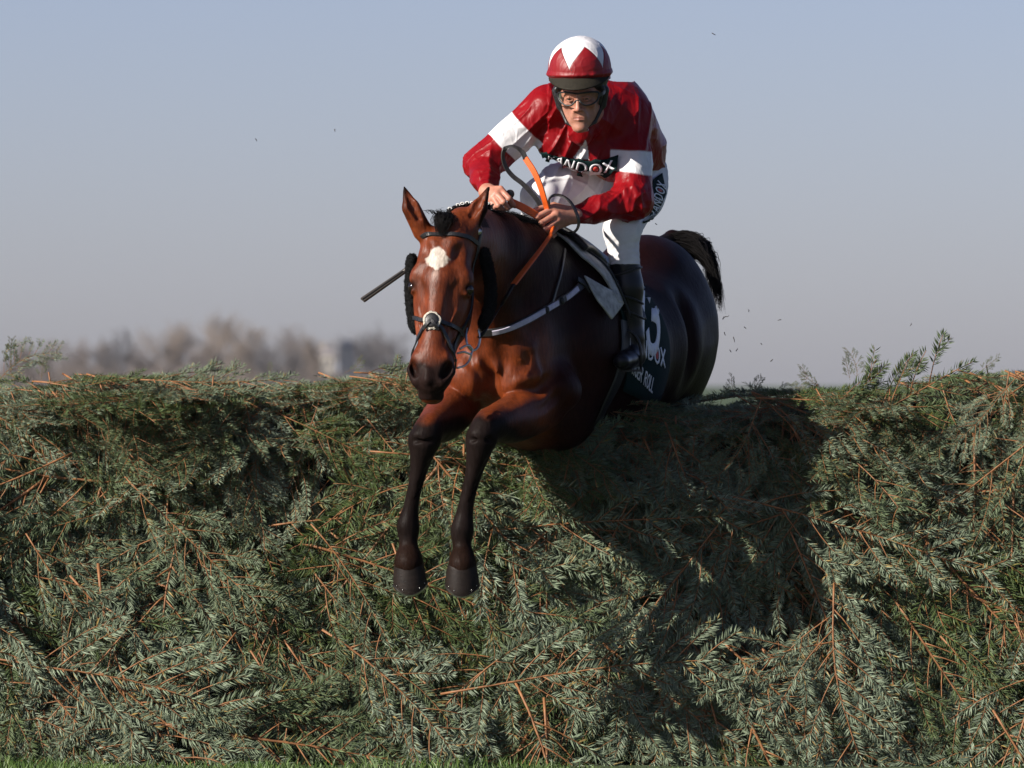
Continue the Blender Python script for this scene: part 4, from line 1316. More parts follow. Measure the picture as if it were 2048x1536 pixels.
    f.clip(lambda X, Y, Z: (np.minimum(X, .30) - h0[0]) * hn[0] + (np.minimum(Y, 1.0) - h0[1]) * hn[1] + (Z - h0[2]) * hn[2] - 10 * ((X < -.05) | (Y < .92) & (X > .02) | (X > .34) & (Y < 1.06)))
    V, F = f.mesh(); V = smooth(V, F, 2, .5); N = normals(V, F)
    tA, dA = seg_t(V, SHA, ELA); tB, dB = seg_t(V, SHB, ELB); tfA, dfA = seg_t(V, ELA, WRA); tfB, dfB = seg_t(V, ELB, WRB)
    onA = (dA < .10) & (dA < dfA + .02) & (V[:, 0] < P(1095, 0, .9)[0]); onB = (dB < .11) & (V[:, 0] > P(1222, 0, .92)[0]) & (V[:, 1] < 1.10)
    mA = sstep(.12, .08, dA) * sstep(0, .03, dfA - dA + .03) * onA; mfA = sstep(.11, .07, dfA) * sstep(-.25, .1, tfA)
    mB = sstep(.11, .08, dB) * onB; mfB = sstep(.11, .07, dfB) * sstep(-.3, .1, tfB)
    wr = ridged(V, SHA - ELA, 31, 12) * mA * .009 + ridged(V, ELA - WRA, 33, 14) * mfA * .009
    wr += ridged(V, SHB - ELB, 35, 12) * mB * .009 + ridged(V, (ELB - WRB) * [.4, 1, 1.5], 37, 14) * mfB * .010
    # gathered folds round the elbows and cuffs
    wr += mfA * .0022 * np.sin(tfA * 42 + 2.5 * vnoise(V, 6, 71)) * sstep(.3, .9, tfA) + mfB * .0025 * np.sin(tfB * 40 + 2.5 * vnoise(V, 6, 72)) * np.exp(-((tfB - .15) / .25) ** 2)
    px, py = pix(V)
    tor = (1 - np.clip(mA + mB + mfA + mfB, 0, 1))
    wr += tor * ridged(V, [.45, .1, .9], 39, 13) * .014 * np.exp(-((px - 1130) / 90) ** 2) + tor * ridged(V, [.7, .5, -.5], 41, 9) * .007
    wr -= .006
    V = V + N * wr[:, None]; V = smooth(V, F, 2, .5)
    C = np.tile(RED, (len(V), 1)).astype(float)
    wob = .03 * vnoise(V, 6, 51)
    tq = tA + wob * .3
    bandA = onA * sstep(.325, .337, tq) * sstep(.707, .695, tq)
    bandB = onB * sstep(-2, 2, py - (300 + (px - 1240) * .05 + 12 * wob)) * sstep(2, -2, py - (342 + (px - 1240) * .14 + 12 * wob))
    bm_ = np.clip(bandA + bandB, 0, 1)[:, None]; C = C * (1 - bm_) + np.array(WHITE)[None] * bm_
    front = V[:, 1] < 1.35
    for poly in (((1172, 280), (1147, 316), (1178, 320), (1176, 300)), ((1165, 345), (1200, 335), (1236, 350), (1190, 352), (1172, 362)), ((1130, 338), (1172, 360), (1165, 348), (1120, 330))):
        C[in_poly(px, py, poly) & front & ~onA & ~onB] = WHITE
    # collar placket shade line and seams (darker stitched thread)
    shirt = mesh_from('silks', V, F, M['silk'], root, colors=C)
    SB = bvh_of(V, F)
    # ---- breeches
    xs = axis(-.02, .62, .0036); ys = axis(.82, 1.64, .0060); zs = axis(1.66, 2.34, .0036)
    f = Field(xs, ys, zs)
    for p, k, tg in L:
        if tg in ('pelvis', 'thighA', 'thighB', 'shinA', 'shinB'): f.add(p, k, .010)
    f.add(Ell(P(1250, 338, 1.38), (.136, .125, .108)), .04); f.add(Cone(P(1228, 318, 1.25), P(1255, 335, 1.38), .112, .122), .04)
    f.add(Ell(KNA + [0.01, -.004, .0], (.072, .07, .075)), .03)
    f.add(Ell(P(1285, 395, 1.30), (.075, .12, .075)), .03)
    f.add(Cone(P(1195, 365, 1.30), P(1120, 372, 1.05), .105, .082), .04)
    f.add(Cone(P(1180, 360, 1.30), P(1255, 370, 1.35), .095, .09), .04)
    bt = P(0, 530, 1.0)[2]
    f.clip(lambda X, Y, Z: bt - Z + 0 * X + 0 * Y)
    V, F = f.mesh(); V = smooth(V, F, 2, .5); N = normals(V, F)
    px, py = pix(V)
    wr = ridged(V, [.3, .6, .7], 61, 12) * .010
    low = sstep(460, 500, py) * (px > 1195)
    wr = wr * (1 - low) + low * .0014 * np.sin((py + (px - 1240) * .18 + 14 * vnoise(V, 4, 64)) / 13 * 6.28) * (.6 + .4 * vnoise(V, 6, 65))
    kx, ky = pix(KNA[None])
    wr = wr + .004 * np.exp(-((np.hypot((px - 1125) / 1.15, py - 425) - 68) / 3.0) ** 2) * (V[:, 1] < 1.3)
    V = V + N * (wr - .002)[:, None]
    C = np.tile((.69, .675, .69), (len(V), 1)).astype(float)
    breech = mesh_from('breeches', V, F, M['breech'], root, colors=C)
    BB = bvh_of(V, F)
    # ---- boots
    for kn, an, tg in ((KNA, ANA, 'A'), (KNB, ANB, 'B')):
        f = Field(axis(min(kn[0], an[0]) - .12, max(kn[0], an[0]) + .12, .005), axis(.74, 1.34, .006), axis(1.24, 1.92, .005))
        top = kn + (an - kn) * .24
        mid = kn + (an - kn) * .50
        f.add(Cone(top, mid, .058, .054)); f.add(Cone(mid, an + nrm(kn - an) * .03, .054, .041), .03)
        f.add(Cone(an + nrm(kn - an) * .03, an + [0, .03, -.035], .041, .040), .02)
        f.add(Cone(an + [0, .01, -.030], an + [-.03, -.09, -.055], .040, .036), .03); f.add(Cone(an + [0, .03, -.045], an + [-.045, -.17, -.060], .038, .030, np.array([0, 0, 1.]), .9), .02)
        f.add(Cone(an + [0, .04, -.06], an + [0, .045, -.075], .030, .030), .01)
        tn = nrm(kn - an); tp = P(0, 528, 1.0)[2] if tg == 'B' else top[2]
        f.clip(lambda X, Y, Z: Z - tp + 0 * X + 0 * Y)
        V, F = f.mesh(); V = smooth(V, F, 2, .5); N = normals(V, F)
        V = V + N * (ridged(V, [1, 0, .1], 71, 8) * .003 * sstep(1.62, 1.5, V[:, 2]))[:, None]
        boot = mesh_from('boot', V, F, M['boot'], root)
        nbv = bvh_of(V, F)
        for h, tilt in ((.10, .02), (.42, -.02), (.60, -.02)):
            c0 = P(0, 528, 1.0)[2]; ctr = kn + (an - kn) * (.30 + h * .7)
            ring = []
            for a in np.linspace(0, 2 * PI, 28, endpoint=False):
                q = ctr + np.array([math.cos(a), math.sin(a), 0]) * .07 + [0, 0, tilt * math.cos(a)]
                loc, nor, _, _ = nbv.find_nearest(Vector(q))
                ring.append(np.array(loc) + np.array(nor) * .003)
            tube('boot_strap', ring, .0042, M['black'], boot, seg=6, closed=True)
        # stirrup iron, top level: hangs from the saddle
        c0 = an + [-.03, -.06, -.02]
        st = []
        for a in np.linspace(0, PI, 16): st.append(c0 + np.array([.058 * math.cos(a), 0, .085 * math.sin(a) - .01]))
        st = [c0 + np.array([.058, 0, -.075])] + st + [c0 + np.array([-.058, 0, -.075])]
        o = tube('stirrup_iron', st, .0055, M['dark_iron'], None, seg=8)
        tag(o, 'stirrup iron round the boot beside the number cloth' if tg == 'B' else 'stirrup iron on the far flank hidden by the neck', 'stirrup', 'stirrup irons of the racing saddle')
        V2, F2 = [], []
        for x in (-.062, .062):
            for y in (-.028, .028):
                for z in (-.079, -.070): V2.append(c0 + np.array([x, y, z]))
        F2 = [(0, 1, 3, 2), (4, 6, 7, 5), (0, 4, 5, 1), (2, 3, 7, 6), (0, 2, 6, 4), (1, 5, 7, 3)]
        mesh_from('tread', V2, F2, M['dark_iron'], o, smooth=False)
        lz = HIB if tg == 'B' else HIA
        toppt = c0 + np.array([0, 0, .078])
        ribbon('stirrup_leather', [toppt + np.array([0, .01, 0]), toppt + np.array([-.03, .08, .12]), toppt + np.array([-.07 if tg == 'B' else .07, .14, .26])], [np.array([1 if tg == 'B' else -1, -.3, 0])] * 3, .022, .004, M['black'], o)
    # ---- helmet with silk cap cover
    hc = JL(0, -.098, -.088)
    V, F = [], []; nu, nv = 400, 150
    up = -Jv
    for j in range(nv + 1):
        th = (PI * .60) * j / nv
        for i in range(nu):
            ph = 2 * PI * i / nu
            rx, rz, rw = .1165, .122, .130
            x, y, z = math.sin(th) * math.cos(ph), math.sin(th) * math.sin(ph), math.cos(th)
            p = np.array([rx * x, rw * y, rz * z])
            if th > PI * .5: p[0] *= 1 + .02; p[1] *= 1.0
            V.append(p)
    V = np.array(V)
    V0 = V.copy()
    az = np.degrees(np.arctan2(V[:, 0], V[:, 1])); lat = np.degrees(np.arctan2(V[:, 2] / .122, np.hypot(V[:, 0] / .1165, V[:, 1] / .130)))
    d = .0025 * vnoise(V, 7, 81) + .0008 * (1 - np.abs(vnoise(V * [1, 1, .5], 22, 82))) ** 3
    rim = np.exp(-((lat + 6) / 3.2) ** 2); d = d + rim * (.0040 + .0016 * vnoise(V * [1, 1, .2], 26, 84))
    d = d - .004 * np.exp(-((lat + 13) / 4) ** 2)
    ph6 = ((az + 10 + 30) % 60 - 30) / 30          # 0 at the white spike, +-1 between spikes
    edge = 3.5 + 42 * np.abs(ph6) ** .72
    seam = np.exp(-((lat - edge) / 1.6) ** 2)
    d = d - .0012 * seam
    V = V * (1 + d / .12)[:, None]
    C = np.where((lat > edge)[:, None], [WHITE], [RED]).astype(float)
    C = C * (1 - .65 * (np.exp(-((lat - edge) / 1.1) ** 2) * (lat < edge + 1))[:, None])
    W = hc + V[:, 0:1] * Ju + V[:, 1:2] * Jw + V[:, 2:3] * up
    for j in range(nv):
        for i in range(nu): F.append((j * nu + i, (j + 1) * nu + i, (j + 1) * nu + (i + 1) % nu, j * nu + (i + 1) % nu))
    hel = empty('riding_helmet', hc)
    tag(hel, 'riding helmet in a red silk cap cover with a white star, on the jockey', 'helmet')
    mesh_from('cap_cover', W, F, M['cap'], hel, colors=C)
    # knotted ties at the front
    kn = hc + Ju * -.014 + Jw * .127 + up * .002
    V, F = uv_sphere(kn, (.007, .006, .009)); V = np.array(V); V += (V - kn) * (.5 * vnoise(V, 90, 3))[:, None]
    mesh_from('cap_tie', V, F, simple_mat('dark_red_tie', (.06, .004, .006), .5), hel)
    # peak: a curved shell jutting forward and down
    V, F = [], []; n1, n2 = 40, 10
    for s in (0, 1):
        for j in range(n2 + 1):
            for i in range(n1 + 1):
                a = (i / n1 - .5) * R(140); t = j / n2
                ex = max(math.cos(a * 1.28), 0) ** .8
                r = 1.0 + .30 * t * ex
                p = hc + Ju * (.114 * math.sin(a) * (1 + .04 * t)) + Jw * (.124 * math.cos(a) * r) + up * (-.020 - .040 * t * ex - .004 * s - .004 * (math.sin(a) ** 2))
                V.append(p)
    o = (n1 + 1) * (n2 + 1)
    for j in range(n2):
        for i in range(n1):
            a = j * (n1 + 1) + i
            F.append((a, a + 1, a + n1 + 2, a + n1 + 1)); F.append((a + o, a + n1 + 1 + o, a + n1 + 2 + o, a + 1 + o))
    for i in range(n1):
        a = n2 * (n1 + 1) + i
        F.append((a, a + 1, a + 1 + o, a + o))
    mesh_from('peak', V, F, M['peak'], hel)
    # inner shell and ear harness
    f = Field(axis(hc[0] - .16, hc[0] + .16, .004), axis(hc[1] - .16, hc[1] + .18, .004), axis(hc[2] - .22, hc[2] + .13, .004))
    f.add(Ell(JL(0, -.082, -.095), (.108, .088, .115), JA), .02)
    for s in (-1, 1):
        f.add(Cone(JL(s * .090, -.02, -.085), JL(s * .080, .035, -.085), .016, .012), .015)
        f.add(Cone(JL(s * .080, .035, -.085), JL(s * .052, .095, -.060), .008, .006), .01)
        f.add(Cone(JL(s * .088, -.03, -.05), JL(s * .070, .028, -.055), .007, .006), .01)
    f.add(Cone(JL(-.052, .095, -.060), JL(0, .122, -.045), .006, .006), .006); f.add(Cone(JL(.052, .095, -.060), JL(0, .122, -.045), .006, .006), .006)
    f.sub(Ell(JL(0, .0, -.03), (.064, .078, .075), JA), .01)
    f.sub(Ell(JL(0, .01, -.075), (.068, .085, .07), JA), .01)
    V, F = f.mesh(); V = smooth(V, F, 2, .5)
    mesh_from('harness', V, F, M['black'], hel)
    bk = JL(.020, .120, -.036)
    tube('buckle', [bk + Ju * .010 * math.cos(a) + (-Jv) * .005 * math.sin(a) for a in np.linspace(0, 2 * PI, 12, endpoint=False)], .0016, M['steel'], hel, seg=6, closed=True)
    # ---- goggles
    gog = empty('goggles', JL(0, 0, .02))
    tag(gog, 'clear racing goggles with a dark frame over the jockey\'s eyes', 'goggles')
    def gp(u, v): return JL(u, v, .020 - 6.5 * u * u - (.004 if abs(u) < .01 else 0))
    out = [(-.072, -.020), (-.045, -.023), (-.015, -.019), (0, -.017), (.015, -.019), (.045, -.021), (.072, -.018), (.075, -.004), (.066, .014), (.048, .024), (.026, .025), (.013, .016), (.006, .009), (0, .007), (-.006, .009), (-.013, .016), (-.026, .025), (-.048, .024), (-.066, .012), (-.075, -.006)]
    ring = catmull([np.array(gp(*q)) for q in out + [out[0]]], 5)[:-1]
    tube('frame', ring, .0032, M['black'], gog, seg=8, closed=True)
    fm, n, l, b = new_mat('clear_lens')
    n.remove(b); tr = n.new('ShaderNodeBsdfTransparent'); tr.inputs[0].default_value = (.95, .94, .92, 1)
    gl = n.new('ShaderNodeBsdfGlossy'); gl.inputs['Roughness'].default_value = .06
    fr = n.new('ShaderNodeFresnel'); fr.inputs[0].default_value = 1.35; ms = n.new('ShaderNodeMixShader')
    l.new(fr.outputs[0], ms.inputs[0]); l.new(tr.outputs[0], ms.inputs[1]); l.new(gl.outputs[0], ms.inputs[2]); l.new(ms.outputs[0], n['Material Output'].inputs[0])
    cen = [JL(0, 0.001, .019)]
    k = len(ring)
    V = list(ring) + cen
    # triangulated fan in rings for curvature
    V, F = [], []
    for j in range(6):
        t = 1 - j / 6
        for q in ring:
            uu, vv = (q - J0) @ Ju, (q - J0) @ Jv
            V.append(gp(uu * (.25 + .75 * t) if j else uu, .001 + (vv - .001) * t))
    for j in range(5):
        for i in range(k): F.append((j * k + i, j * k + (i + 1) % k, (j + 1) * k + (i + 1) % k, (j + 1) * k + i))
    F.append(tuple(5 * k + i for i in range(k)))
    mesh_from('lens', V, F, fm, gog)
    for s in (-1, 1):
        a, bq = gp(s * .074, -.006), JL(s * .094, -.022, -.075)
        pts = catmull([a, JL(s * .088, -.012, -.035), bq], 5)
        ribbon('strap', pts, [Ju * s + Jw * .3] * len(pts), .016, .003, M['black'], gog)
    return root, SB, BB


# ---- flat print laid on curved cloth: strokes given in a unit box, mapped through fn(x, y) -> (point, normal)
GLYPH = {
    'R': [[(0, 0), (0, 1), (.42, 1), (.60, .88), (.60, .66), (.42, .53), (0, .53)], [(.30, .53), (.64, 0)]],
    'A': [[(0, 0), (.36, 1), (.72, 0)], [(.14, .34), (.58, .34)]],
    'N': [[(0, 0), (0, 1), (.62, 0), (.62, 1)]],
    'D': [[(0, 0), (0, 1), (.32, 1), (.58, .84), (.66, .5), (.58, .16), (.32, 0), (0, 0)]],
    'O': [[(.36, 0), (.10, .14), (0, .5), (.10, .86), (.36, 1), (.62, .86), (.72, .5), (.62, .14), (.36, 0)]],
    'X': [[(0, 0), (.60, 1)], [(0, 1), (.60, 0)]],
    'T': [[(0, 1), (.56, 1)], [(.28, 1), (.28, 0)]], 'I': [[(.05, 0), (.05, 1)]],
    'G': [[(.62, .80), (.38, 1), (.10, .84), (0, .5), (.10, .16), (.38, 0), (.62, .12), (.62, .45), (.38, .45)]],
    'E': [[(.5, 1), (0, 1), (0, 0), (.5, 0)], [(0, .52), (.42, .52)]], 'L': [[(0, 1), (0, 0), (.48, 0)]],
    '1': [[(.02, .80), (.24, 1), (.24, 0)]],
    '3': [[(.02, .80), (.12, .96), (.32, 1), (.54, .92), (.58, .74), (.50, .58), (.26, .53)], [(.26, .53), (.54, .48), (.64, .28), (.54, .07), (.30, 0), (.10, .05), (0, .22)]],
}
ADV = {'I': .28, '1': .46, ' ': .5, 'A': .86, 'T': .70, 'E': .66, 'L': .62}

def lettering(name, text, fn, mat, parent, stroke=.13, gap=0.0, thick=.0008):
    V, F = [], []
    w = sum(ADV.get(c, .86) + gap for c in text)
    x0 = 0
    for ch in text:
        for pl in GLYPH.get(ch, []):
            if ch in '3OG' and len(pl) > 3: pl = [tuple(p) for p in catmull([np.array(p) for p in pl], 3)]
            pts = []
            for a, b in zip(pl[:-1], pl[1:]):
                k = max(2, int(math.hypot(b[0] - a[0], b[1] - a[1]) / .12))
                for j in range(k): pts.append((a[0] + (b[0] - a[0]) * j / k, a[1] + (b[1] - a[1]) * j / k))
            pts.append(pl[-1])
            n = len(pts); o = len(V)
            for i, q in enumerate(pts):
                p0, p1 = pts[max(i - 1, 0)], pts[min(i + 1, n - 1)]
                tx, ty = p1[0] - p0[0], p1[1] - p0[1]; L = math.hypot(tx, ty) or 1
                nx, ny = -ty / L * stroke / 2, tx / L * stroke / 2
                ex = (tx / L * stroke * .4 * (-1 if i == 0 else 1), ty / L * stroke * .4 * (-1 if i == 0 else 1)) if i in (0, n - 1) else (0, 0)
                for s in (-1, 1):
                    V.append(fn((x0 + q[0] + ex[0] + s * nx) / w, q[1] + ex[1] + s * ny))
            for i in range(n - 1): F.append((o + 2 * i, o + 2 * i + 1, o + 2 * i + 3, o + 2 * i + 2))
        x0 += ADV.get(ch, .86) + gap
    o = mesh_from(name, V, np.array(F), mat, parent, smooth=False)
    md = o.modifiers.new('thickness', 'SOLIDIFY'); md.thickness = thick; md.offset = 0
    return o


def bil(q, x, y):
    """bilinear map of the unit box onto a quad: lower left, lower right, upper right, upper left"""
    a, b, c, d = [np.array(p, float) for p in q]
    return a * (1 - x) * (1 - y) + b * x * (1 - y) + c * x * y + d * (1 - x) * y


def surface_patch(name, bvh, rows, off, mat, parent, thick=.003, nx=30, ny=10):
    """rows: two or more photo polylines (top to bottom) - the patch lies on the surface between them"""
    R_ = [catmull([np.array([a[0], a[1], 0.0]) for a in r], 12) for r in rows]
    V = []
    for j in range(ny + 1):
        t = j / ny * (len(R_) - 1); k = min(int(t), len(R_) - 2); ft = t - k
        for i in range(nx + 1):
            A_, B_ = R_[k], R_[k + 1]
            pa = A_[min(int(round(i / nx * (len(A_) - 1))), len(A_) - 1)]; pb = B_[min(int(round(i / nx * (len(B_) - 1))), len(B_) - 1)]
            q = pa * (1 - ft) + pb * ft
            V.append(cast(bvh, q[0], q[1], off)[0])
    V = np.array(V)
    G = V.reshape(ny + 1, nx + 1, 3)
    for _ in range(7):
        G2 = G.copy(); G2[1:-1, 1:-1] = (G[:-2, 1:-1] + G[2:, 1:-1] + G[1:-1, :-2] + G[1:-1, 2:]) / 4; G = G2
    V = G.reshape(-1, 3)
    F = [(j * (nx + 1) + i, (j + 1) * (nx + 1) + i, (j + 1) * (nx + 1) + i + 1, j * (nx + 1) + i + 1) for j in range(ny) for i in range(nx)]
    o = mesh_from(name, V, np.array(F), mat, parent)
    md = o.modifiers.new('thickness', 'SOLIDIFY'); md.thickness = thick; md.offset = 0
    return o, bvh_of(V, np.array(F))


def jockey_print(root, SB, BB):
    # sponsor band along the hem of the silks
    band, PB = surface_patch('sponsor_band', SB, [[(1084, 301), (1112, 308), (1150, 317), (1195, 320), (1238, 311)], [(1090, 314), (1120, 331), (1152, 345), (1195, 353), (1238, 341)]], .013, M['green'], root, .003, 50, 8)
    ctr = catmull([np.array([1098, 311, 0.]), np.array([1122, 320, 0.]), np.array([1155, 333, 0.]), np.array([1195, 337, 0.]), np.array([1236, 327, 0.])], 14)
    def fn(x, y):
        t = max(0.0, min(1.0, x)) * (len(ctr) - 1); k = min(int(t), len(ctr) - 2); p = ctr[k] + (ctr[k + 1] - ctr[k]) * (t - k)
        d = ctr[k + 1] - ctr[k]; d = d / np.linalg.norm(d); nrm_ = np.array([d[1], -d[0]])
        q = p[:2] + nrm_ * (y - .5) * 17
        return cast(PB, q[0], q[1], .0035)[0]
    lettering('sponsor_lettering', 'RANDOX', fn, M['print'], band, .17, .12)
    def dot(fnc, cx, cy, rx, ry, par):
        V = [fnc(cx, cy)] + [fnc(cx + rx * math.cos(a), cy + ry * math.sin(a)) for a in np.linspace(0, 2 * PI, 16, endpoint=False)]
        F = [(0, 1 + i, 1 + (i + 1) % 16) for i in range(16)]
        o = mesh_from('lettering_dot', V, np.array(F), M['redprint'], par, smooth=False)
        md = o.modifiers.new('thickness', 'SOLIDIFY'); md.thickness = .0008; md.offset = 0
    w = sum(ADV.get(c, .86) + .12 for c in 'RANDOX')
    ox = (sum(ADV.get(c, .86) + .12 for c in 'RAND') + .36) / w
    dot(fn, ox, .5, .20 / w, .27, band)
    # panel on the thigh
    pan, TB = surface_patch('thigh_panel', BB, [[(1300, 372), (1308, 358), (1322, 346)], [(1297, 446), (1312, 424), (1330, 388)]], .005, M['green'], root, .003, 14, 16)
    quad = [(1310, 440), (1331, 362), (1318, 352), (1299, 432)]
    def fn2(x, y):
        q = bil([(1312, 436), (1332, 366), (1316, 358), (1298, 428)], x, y)
        return cast(TB, q[0], q[1], .0035)[0]
    lettering('sponsor_lettering', 'RANDOX', fn2, M['print'], pan, .16, .12)
    dot(fn2, ox, .5, .20 / w, .27, pan)

# ---------------------------------------------------------------- tack on the horse
def strap_px(name, pts, width, mat, parent, off=.005, thick=.005, n=6):
    path = catmull([np.array([a, b, 0.]) for a, b in pts], n)
    Q, N = [], []
    for p in path:
        q, nn = cast(HB, p[0], p[1], off); Q.append(q); N.append(nn)
    for _ in range(2):
        N = [nrm(N[max(i - 1, 0)] + N[i] + N[min(i + 1, len(N) - 1)]) for i in range(len(N))]
        Q = [Q[0]] + [(Q[i - 1] + 2 * Q[i] + Q[i + 1]) / 4 for i in range(1, len(Q) - 1)] + [Q[-1]]
    return ribbon(name, Q, N, width, thick, mat, parent), Q, N


def strap3(name, pts, width, mat, parent, off=.005, thick=.005, n=6):
    Q, N = on_surface(HB, pts, off, n)
    return ribbon(name, Q, N, width, thick, mat, parent)


def build_tack():
    # ---- bridle
    br = empty('bridle', HL(0, .06, 0))
    tag(br, 'black racing bridle with sheepskin cheekpieces on the horse\'s head', 'bridle')
    bb = strap3('browband', [HL(-.10, .035, -.085), HL(-.085, .030, -.03), HL(-.045, .032, .0), HL(0, .034, .01), HL(.045, .032, .0), HL(.085, .030, -.03), HL(.10, .035, -.085)], .017, M['black'], br, .005)
    strap3('headpiece', [HL(-.10, .035, -.085), HL(-.07, -.03, -.08), HL(0, -.05, -.09), HL(.07, -.03, -.08), HL(.10, .035, -.085)], .02, M['black'], br, .005)
    rp = P(957, 463, .04)
    for k, (p, r) in enumerate(((rp, .0115),)):
        V, F = uv_sphere(p, (r, .005, r)); mesh_from('rosette', V, F, M['steel'], br)
    for s in (-1, 1):
        strap3('cheek_strap', [HL(s * .10, .035, -.085), HL(s * .10, .14, -.12), HL(s * .095, .25, -.13), HL(s * .085, .36, -.10), HL(s * .075, .45, -.08)], .015, M['black'], br, .006)
        # sheepskin cheekpieces
        if s < 0: cs = [P(824, 518, .07), P(822, 580, .07), P(827, 635, .05), P(834, 658, .04)]; rr = .019
        else: cs = [P(968, 505, .10), P(980, 560, .11), P(980, 610, .09), P(966, 650, .06)]; rr = .018
        q = catmull(cs, 6)
        f = Field(axis(cs[0][0] - .12, cs[0][0] + .12, .0038), axis(-.10, .28, .005), axis(cs[-1][2] - .07, cs[0][2] + .07, .0038))
        for a, b in zip(q[:-1], q[1:]): f.add(Cone(a, b, rr, rr, np.array([0, 1., 0]), 2.2), .01)
        V, F = f.mesh(); V = smooth(V, F, 1); N = normals(V, F)
        V = V + N * (.0016 * vnoise(V, 130, 5) + .002 * vnoise(V, 55, 6))[:, None]
        cp = mesh_from('sheepskin_cheekpiece', V, F, M['fleece'], br)
        rs = np.random.RandomState(5 + s); S = []
        for i in rs.choice(len(V), 3800):
            e = V[i] + (N[i] + rs.normal(0, .6, 3)) * .0022
            S.append([V[i], (V[i] + e) / 2 + rs.normal(0, .0008, 3), e])
        hair_strands('wool', S, M['fleece'], cp, .0009)
    # crossed noseband, meeting on a sheepskin disc
    nb = strap3('noseband', [HL(.098, .37, -.12), HL(.088, .365, -.06), HL(.050, .362, .0), HL(.0, .358, .014), HL(-.05, .352, .0), HL(-.085, .33, -.06), HL(-.09, .31, -.12)], .016, M['black'], br, .006)
    for s in (-1, 1):
        strap3('lower_strap', [HL(s * .006, .362, .02), HL(s * .040, .395, .0), HL(s * .062, .44, -.03), HL(s * .066, .485, -.075), HL(s * .045, .53, -.12)], .015, M['black'], br, .006)
    c = HL(-.004, .362, .022)
    V, F = uv_sphere(c, (.034, .034, .007), (Hu, Hv, Hw), 40, 16); V = np.array(V); N = nrm(Hw)
    V = V + (V - c) * (.05 * vnoise(V, 60, 3))[:, None] + Hw * (.0025 * vnoise(V, 110, 4))[:, None]
    disc = mesh_from('sheepskin_disc', V, F, M['wfleece'], br)
    V, F = uv_sphere(c + Hw * .007, (.025, .027, .006), (Hu, Hv, Hw)); mesh_from('leather_disc', V, F, M['black'], br)
    V, F = uv_sphere(c + Hw * .0125, (.006, .005, .002), (Hu, Hv, Hw), 12, 8); mesh_from('rivet', V, F, simple_mat('copper_rivet', (.25, .09, .05), .4, metal=1), br)
    for s in (-1, 1):
        q = [c + Hu * s * -.004 + Hw * .016 - Hv * .002, c + Hu * s * .014 + Hv * .016 + Hw * .015, c + Hu * s * .027 + Hv * .034 + Hw * .002]
        ribbon('cross_strap', catmull(q, 4), [Hw] * 9, .013, .004, M['black'], disc)
    # bit: loose ring and curved arms in front of the breast
    b0 = HL(.080, .465, -.078)
    ring = [P(934, 655, .02), P(932, 672, .0), P(935, 690, -.01), P(945, 701, .0), P(956, 694, .02), P(960, 676, .03), P(957, 660, .035)]
    bit = empty('bit', b0); tag(bit, 'steel snaffle bit with curved arms at the horse\'s mouth', 'bit')
    tube('bit_ring', catmull(ring, 6), .0042, M['steel'], bit)
    tube('bit_arm', catmull([P(914, 707, -.07), P(928, 704, -.06), P(941, 708, -.03), P(945, 700, -.02), P(940, 692, -.03)], 6), .0038, M['steel'], bit)
    tube('bit_arm', catmull([P(920, 698, -.07), P(930, 692, -.05), P(940, 691, -.03)], 5), .0040, M['steel'], bit)
    tube('bit_arm', catmull([P(943, 708, -.03), P(938, 722, -.03), P(928, 732, -.05), P(914, 736, -.08)], 6), .0038, M['steel'], bit)
    tube('mouthpiece', [HL(-.075, .475, -.075), HL(0, .485, -.085), HL(.082, .475, -.075)], .006, M['steel'], bit)
    ring = [HL(-.074, .475, -.085) + .028 * (math.cos(a) * Hv + math.sin(a) * Hw) for a in np.linspace(0, 2 * PI, 24, endpoint=False)]
    tube('bit_ring', ring, .0030, M['steel'], bit, closed=True)
    # ---- breast girth
    bg_ = empty('breast_girth', P(1050, 640, .5)); tag(bg_, 'pale elastic breast girth running across the horse\'s chest to the saddle', 'breast girth')
    path = [(958, 664), (985, 664), (1020, 655), (1060, 637), (1100, 613), (1140, 588), (1168, 566)]
    o, Q, N = strap_px('leather_strap', path, .030, M['black'], bg_, .006, .006)
    lav = simple_mat('lavender_webbing', (.50, .47, .58), .7, .2, 60, .3, 300)
    o, Q2, N2 = strap_px('webbing', path[1:5] + [(1112, 606)], .020, lav, bg_, .0115, .003)
    strap_px('webbing', [(1128, 597), (1140, 588), (1152, 578)], .020, lav, bg_, .0115, .003)
    strap3('leather_strap', [P(958, 664, .45), P(930, 664, .47), P(905, 655, .55), P(890, 630, .70), P(900, 600, .95)], .030, M['black'], bg_, .006)
    strap_px('buckle_strap', [(1150, 560), (1166, 570), (1178, 585)], .022, M['black'], bg_, .013, .005)
    for px_, py_ in ((1118, 602), (1088, 621)):
        q, nn = cast(HB, px_, py_, .014); V, F = uv_sphere(q, (.009, .006, .014), nu=12, nv=8); mesh_from('keeper', V, F, M['black'], bg_)
    strap_px('neck_strap', [(1128, 500), (1120, 545), (1110, 580), (1102, 608)], .012, M['black'], bg_, .006, .004)
    # ---- saddle and pads, shaped over the back by casting from the trunk's axis
    ctr = [(P(1075, 668, .85), .85), (P(1165, 700, 1.25), 1.25), (P(1258, 690, 1.70), 1.70)]
    A0 = P(1085, 650, .90); A1 = P(1258, 680, 1.72)
    def surf(s, th, off):
        """s metres along the back from the withers, th degrees round from the spine (positive = near flank)"""
        ax = nrm(A1 - A0); a = A0 + ax * s
        d = math.sin(R(th)) * HS + math.cos(R(th)) * UP
        loc, nor, _, _ = HB.ray_cast(Vector(a + d * .75), Vector(-d))
        if loc is None: loc, nor, _, _ = HB.find_nearest(Vector(a + d * .4))
        if nor.dot(Vector(d)) < 0: nor = -nor
        return np.array(loc) + np.array(nor) * off
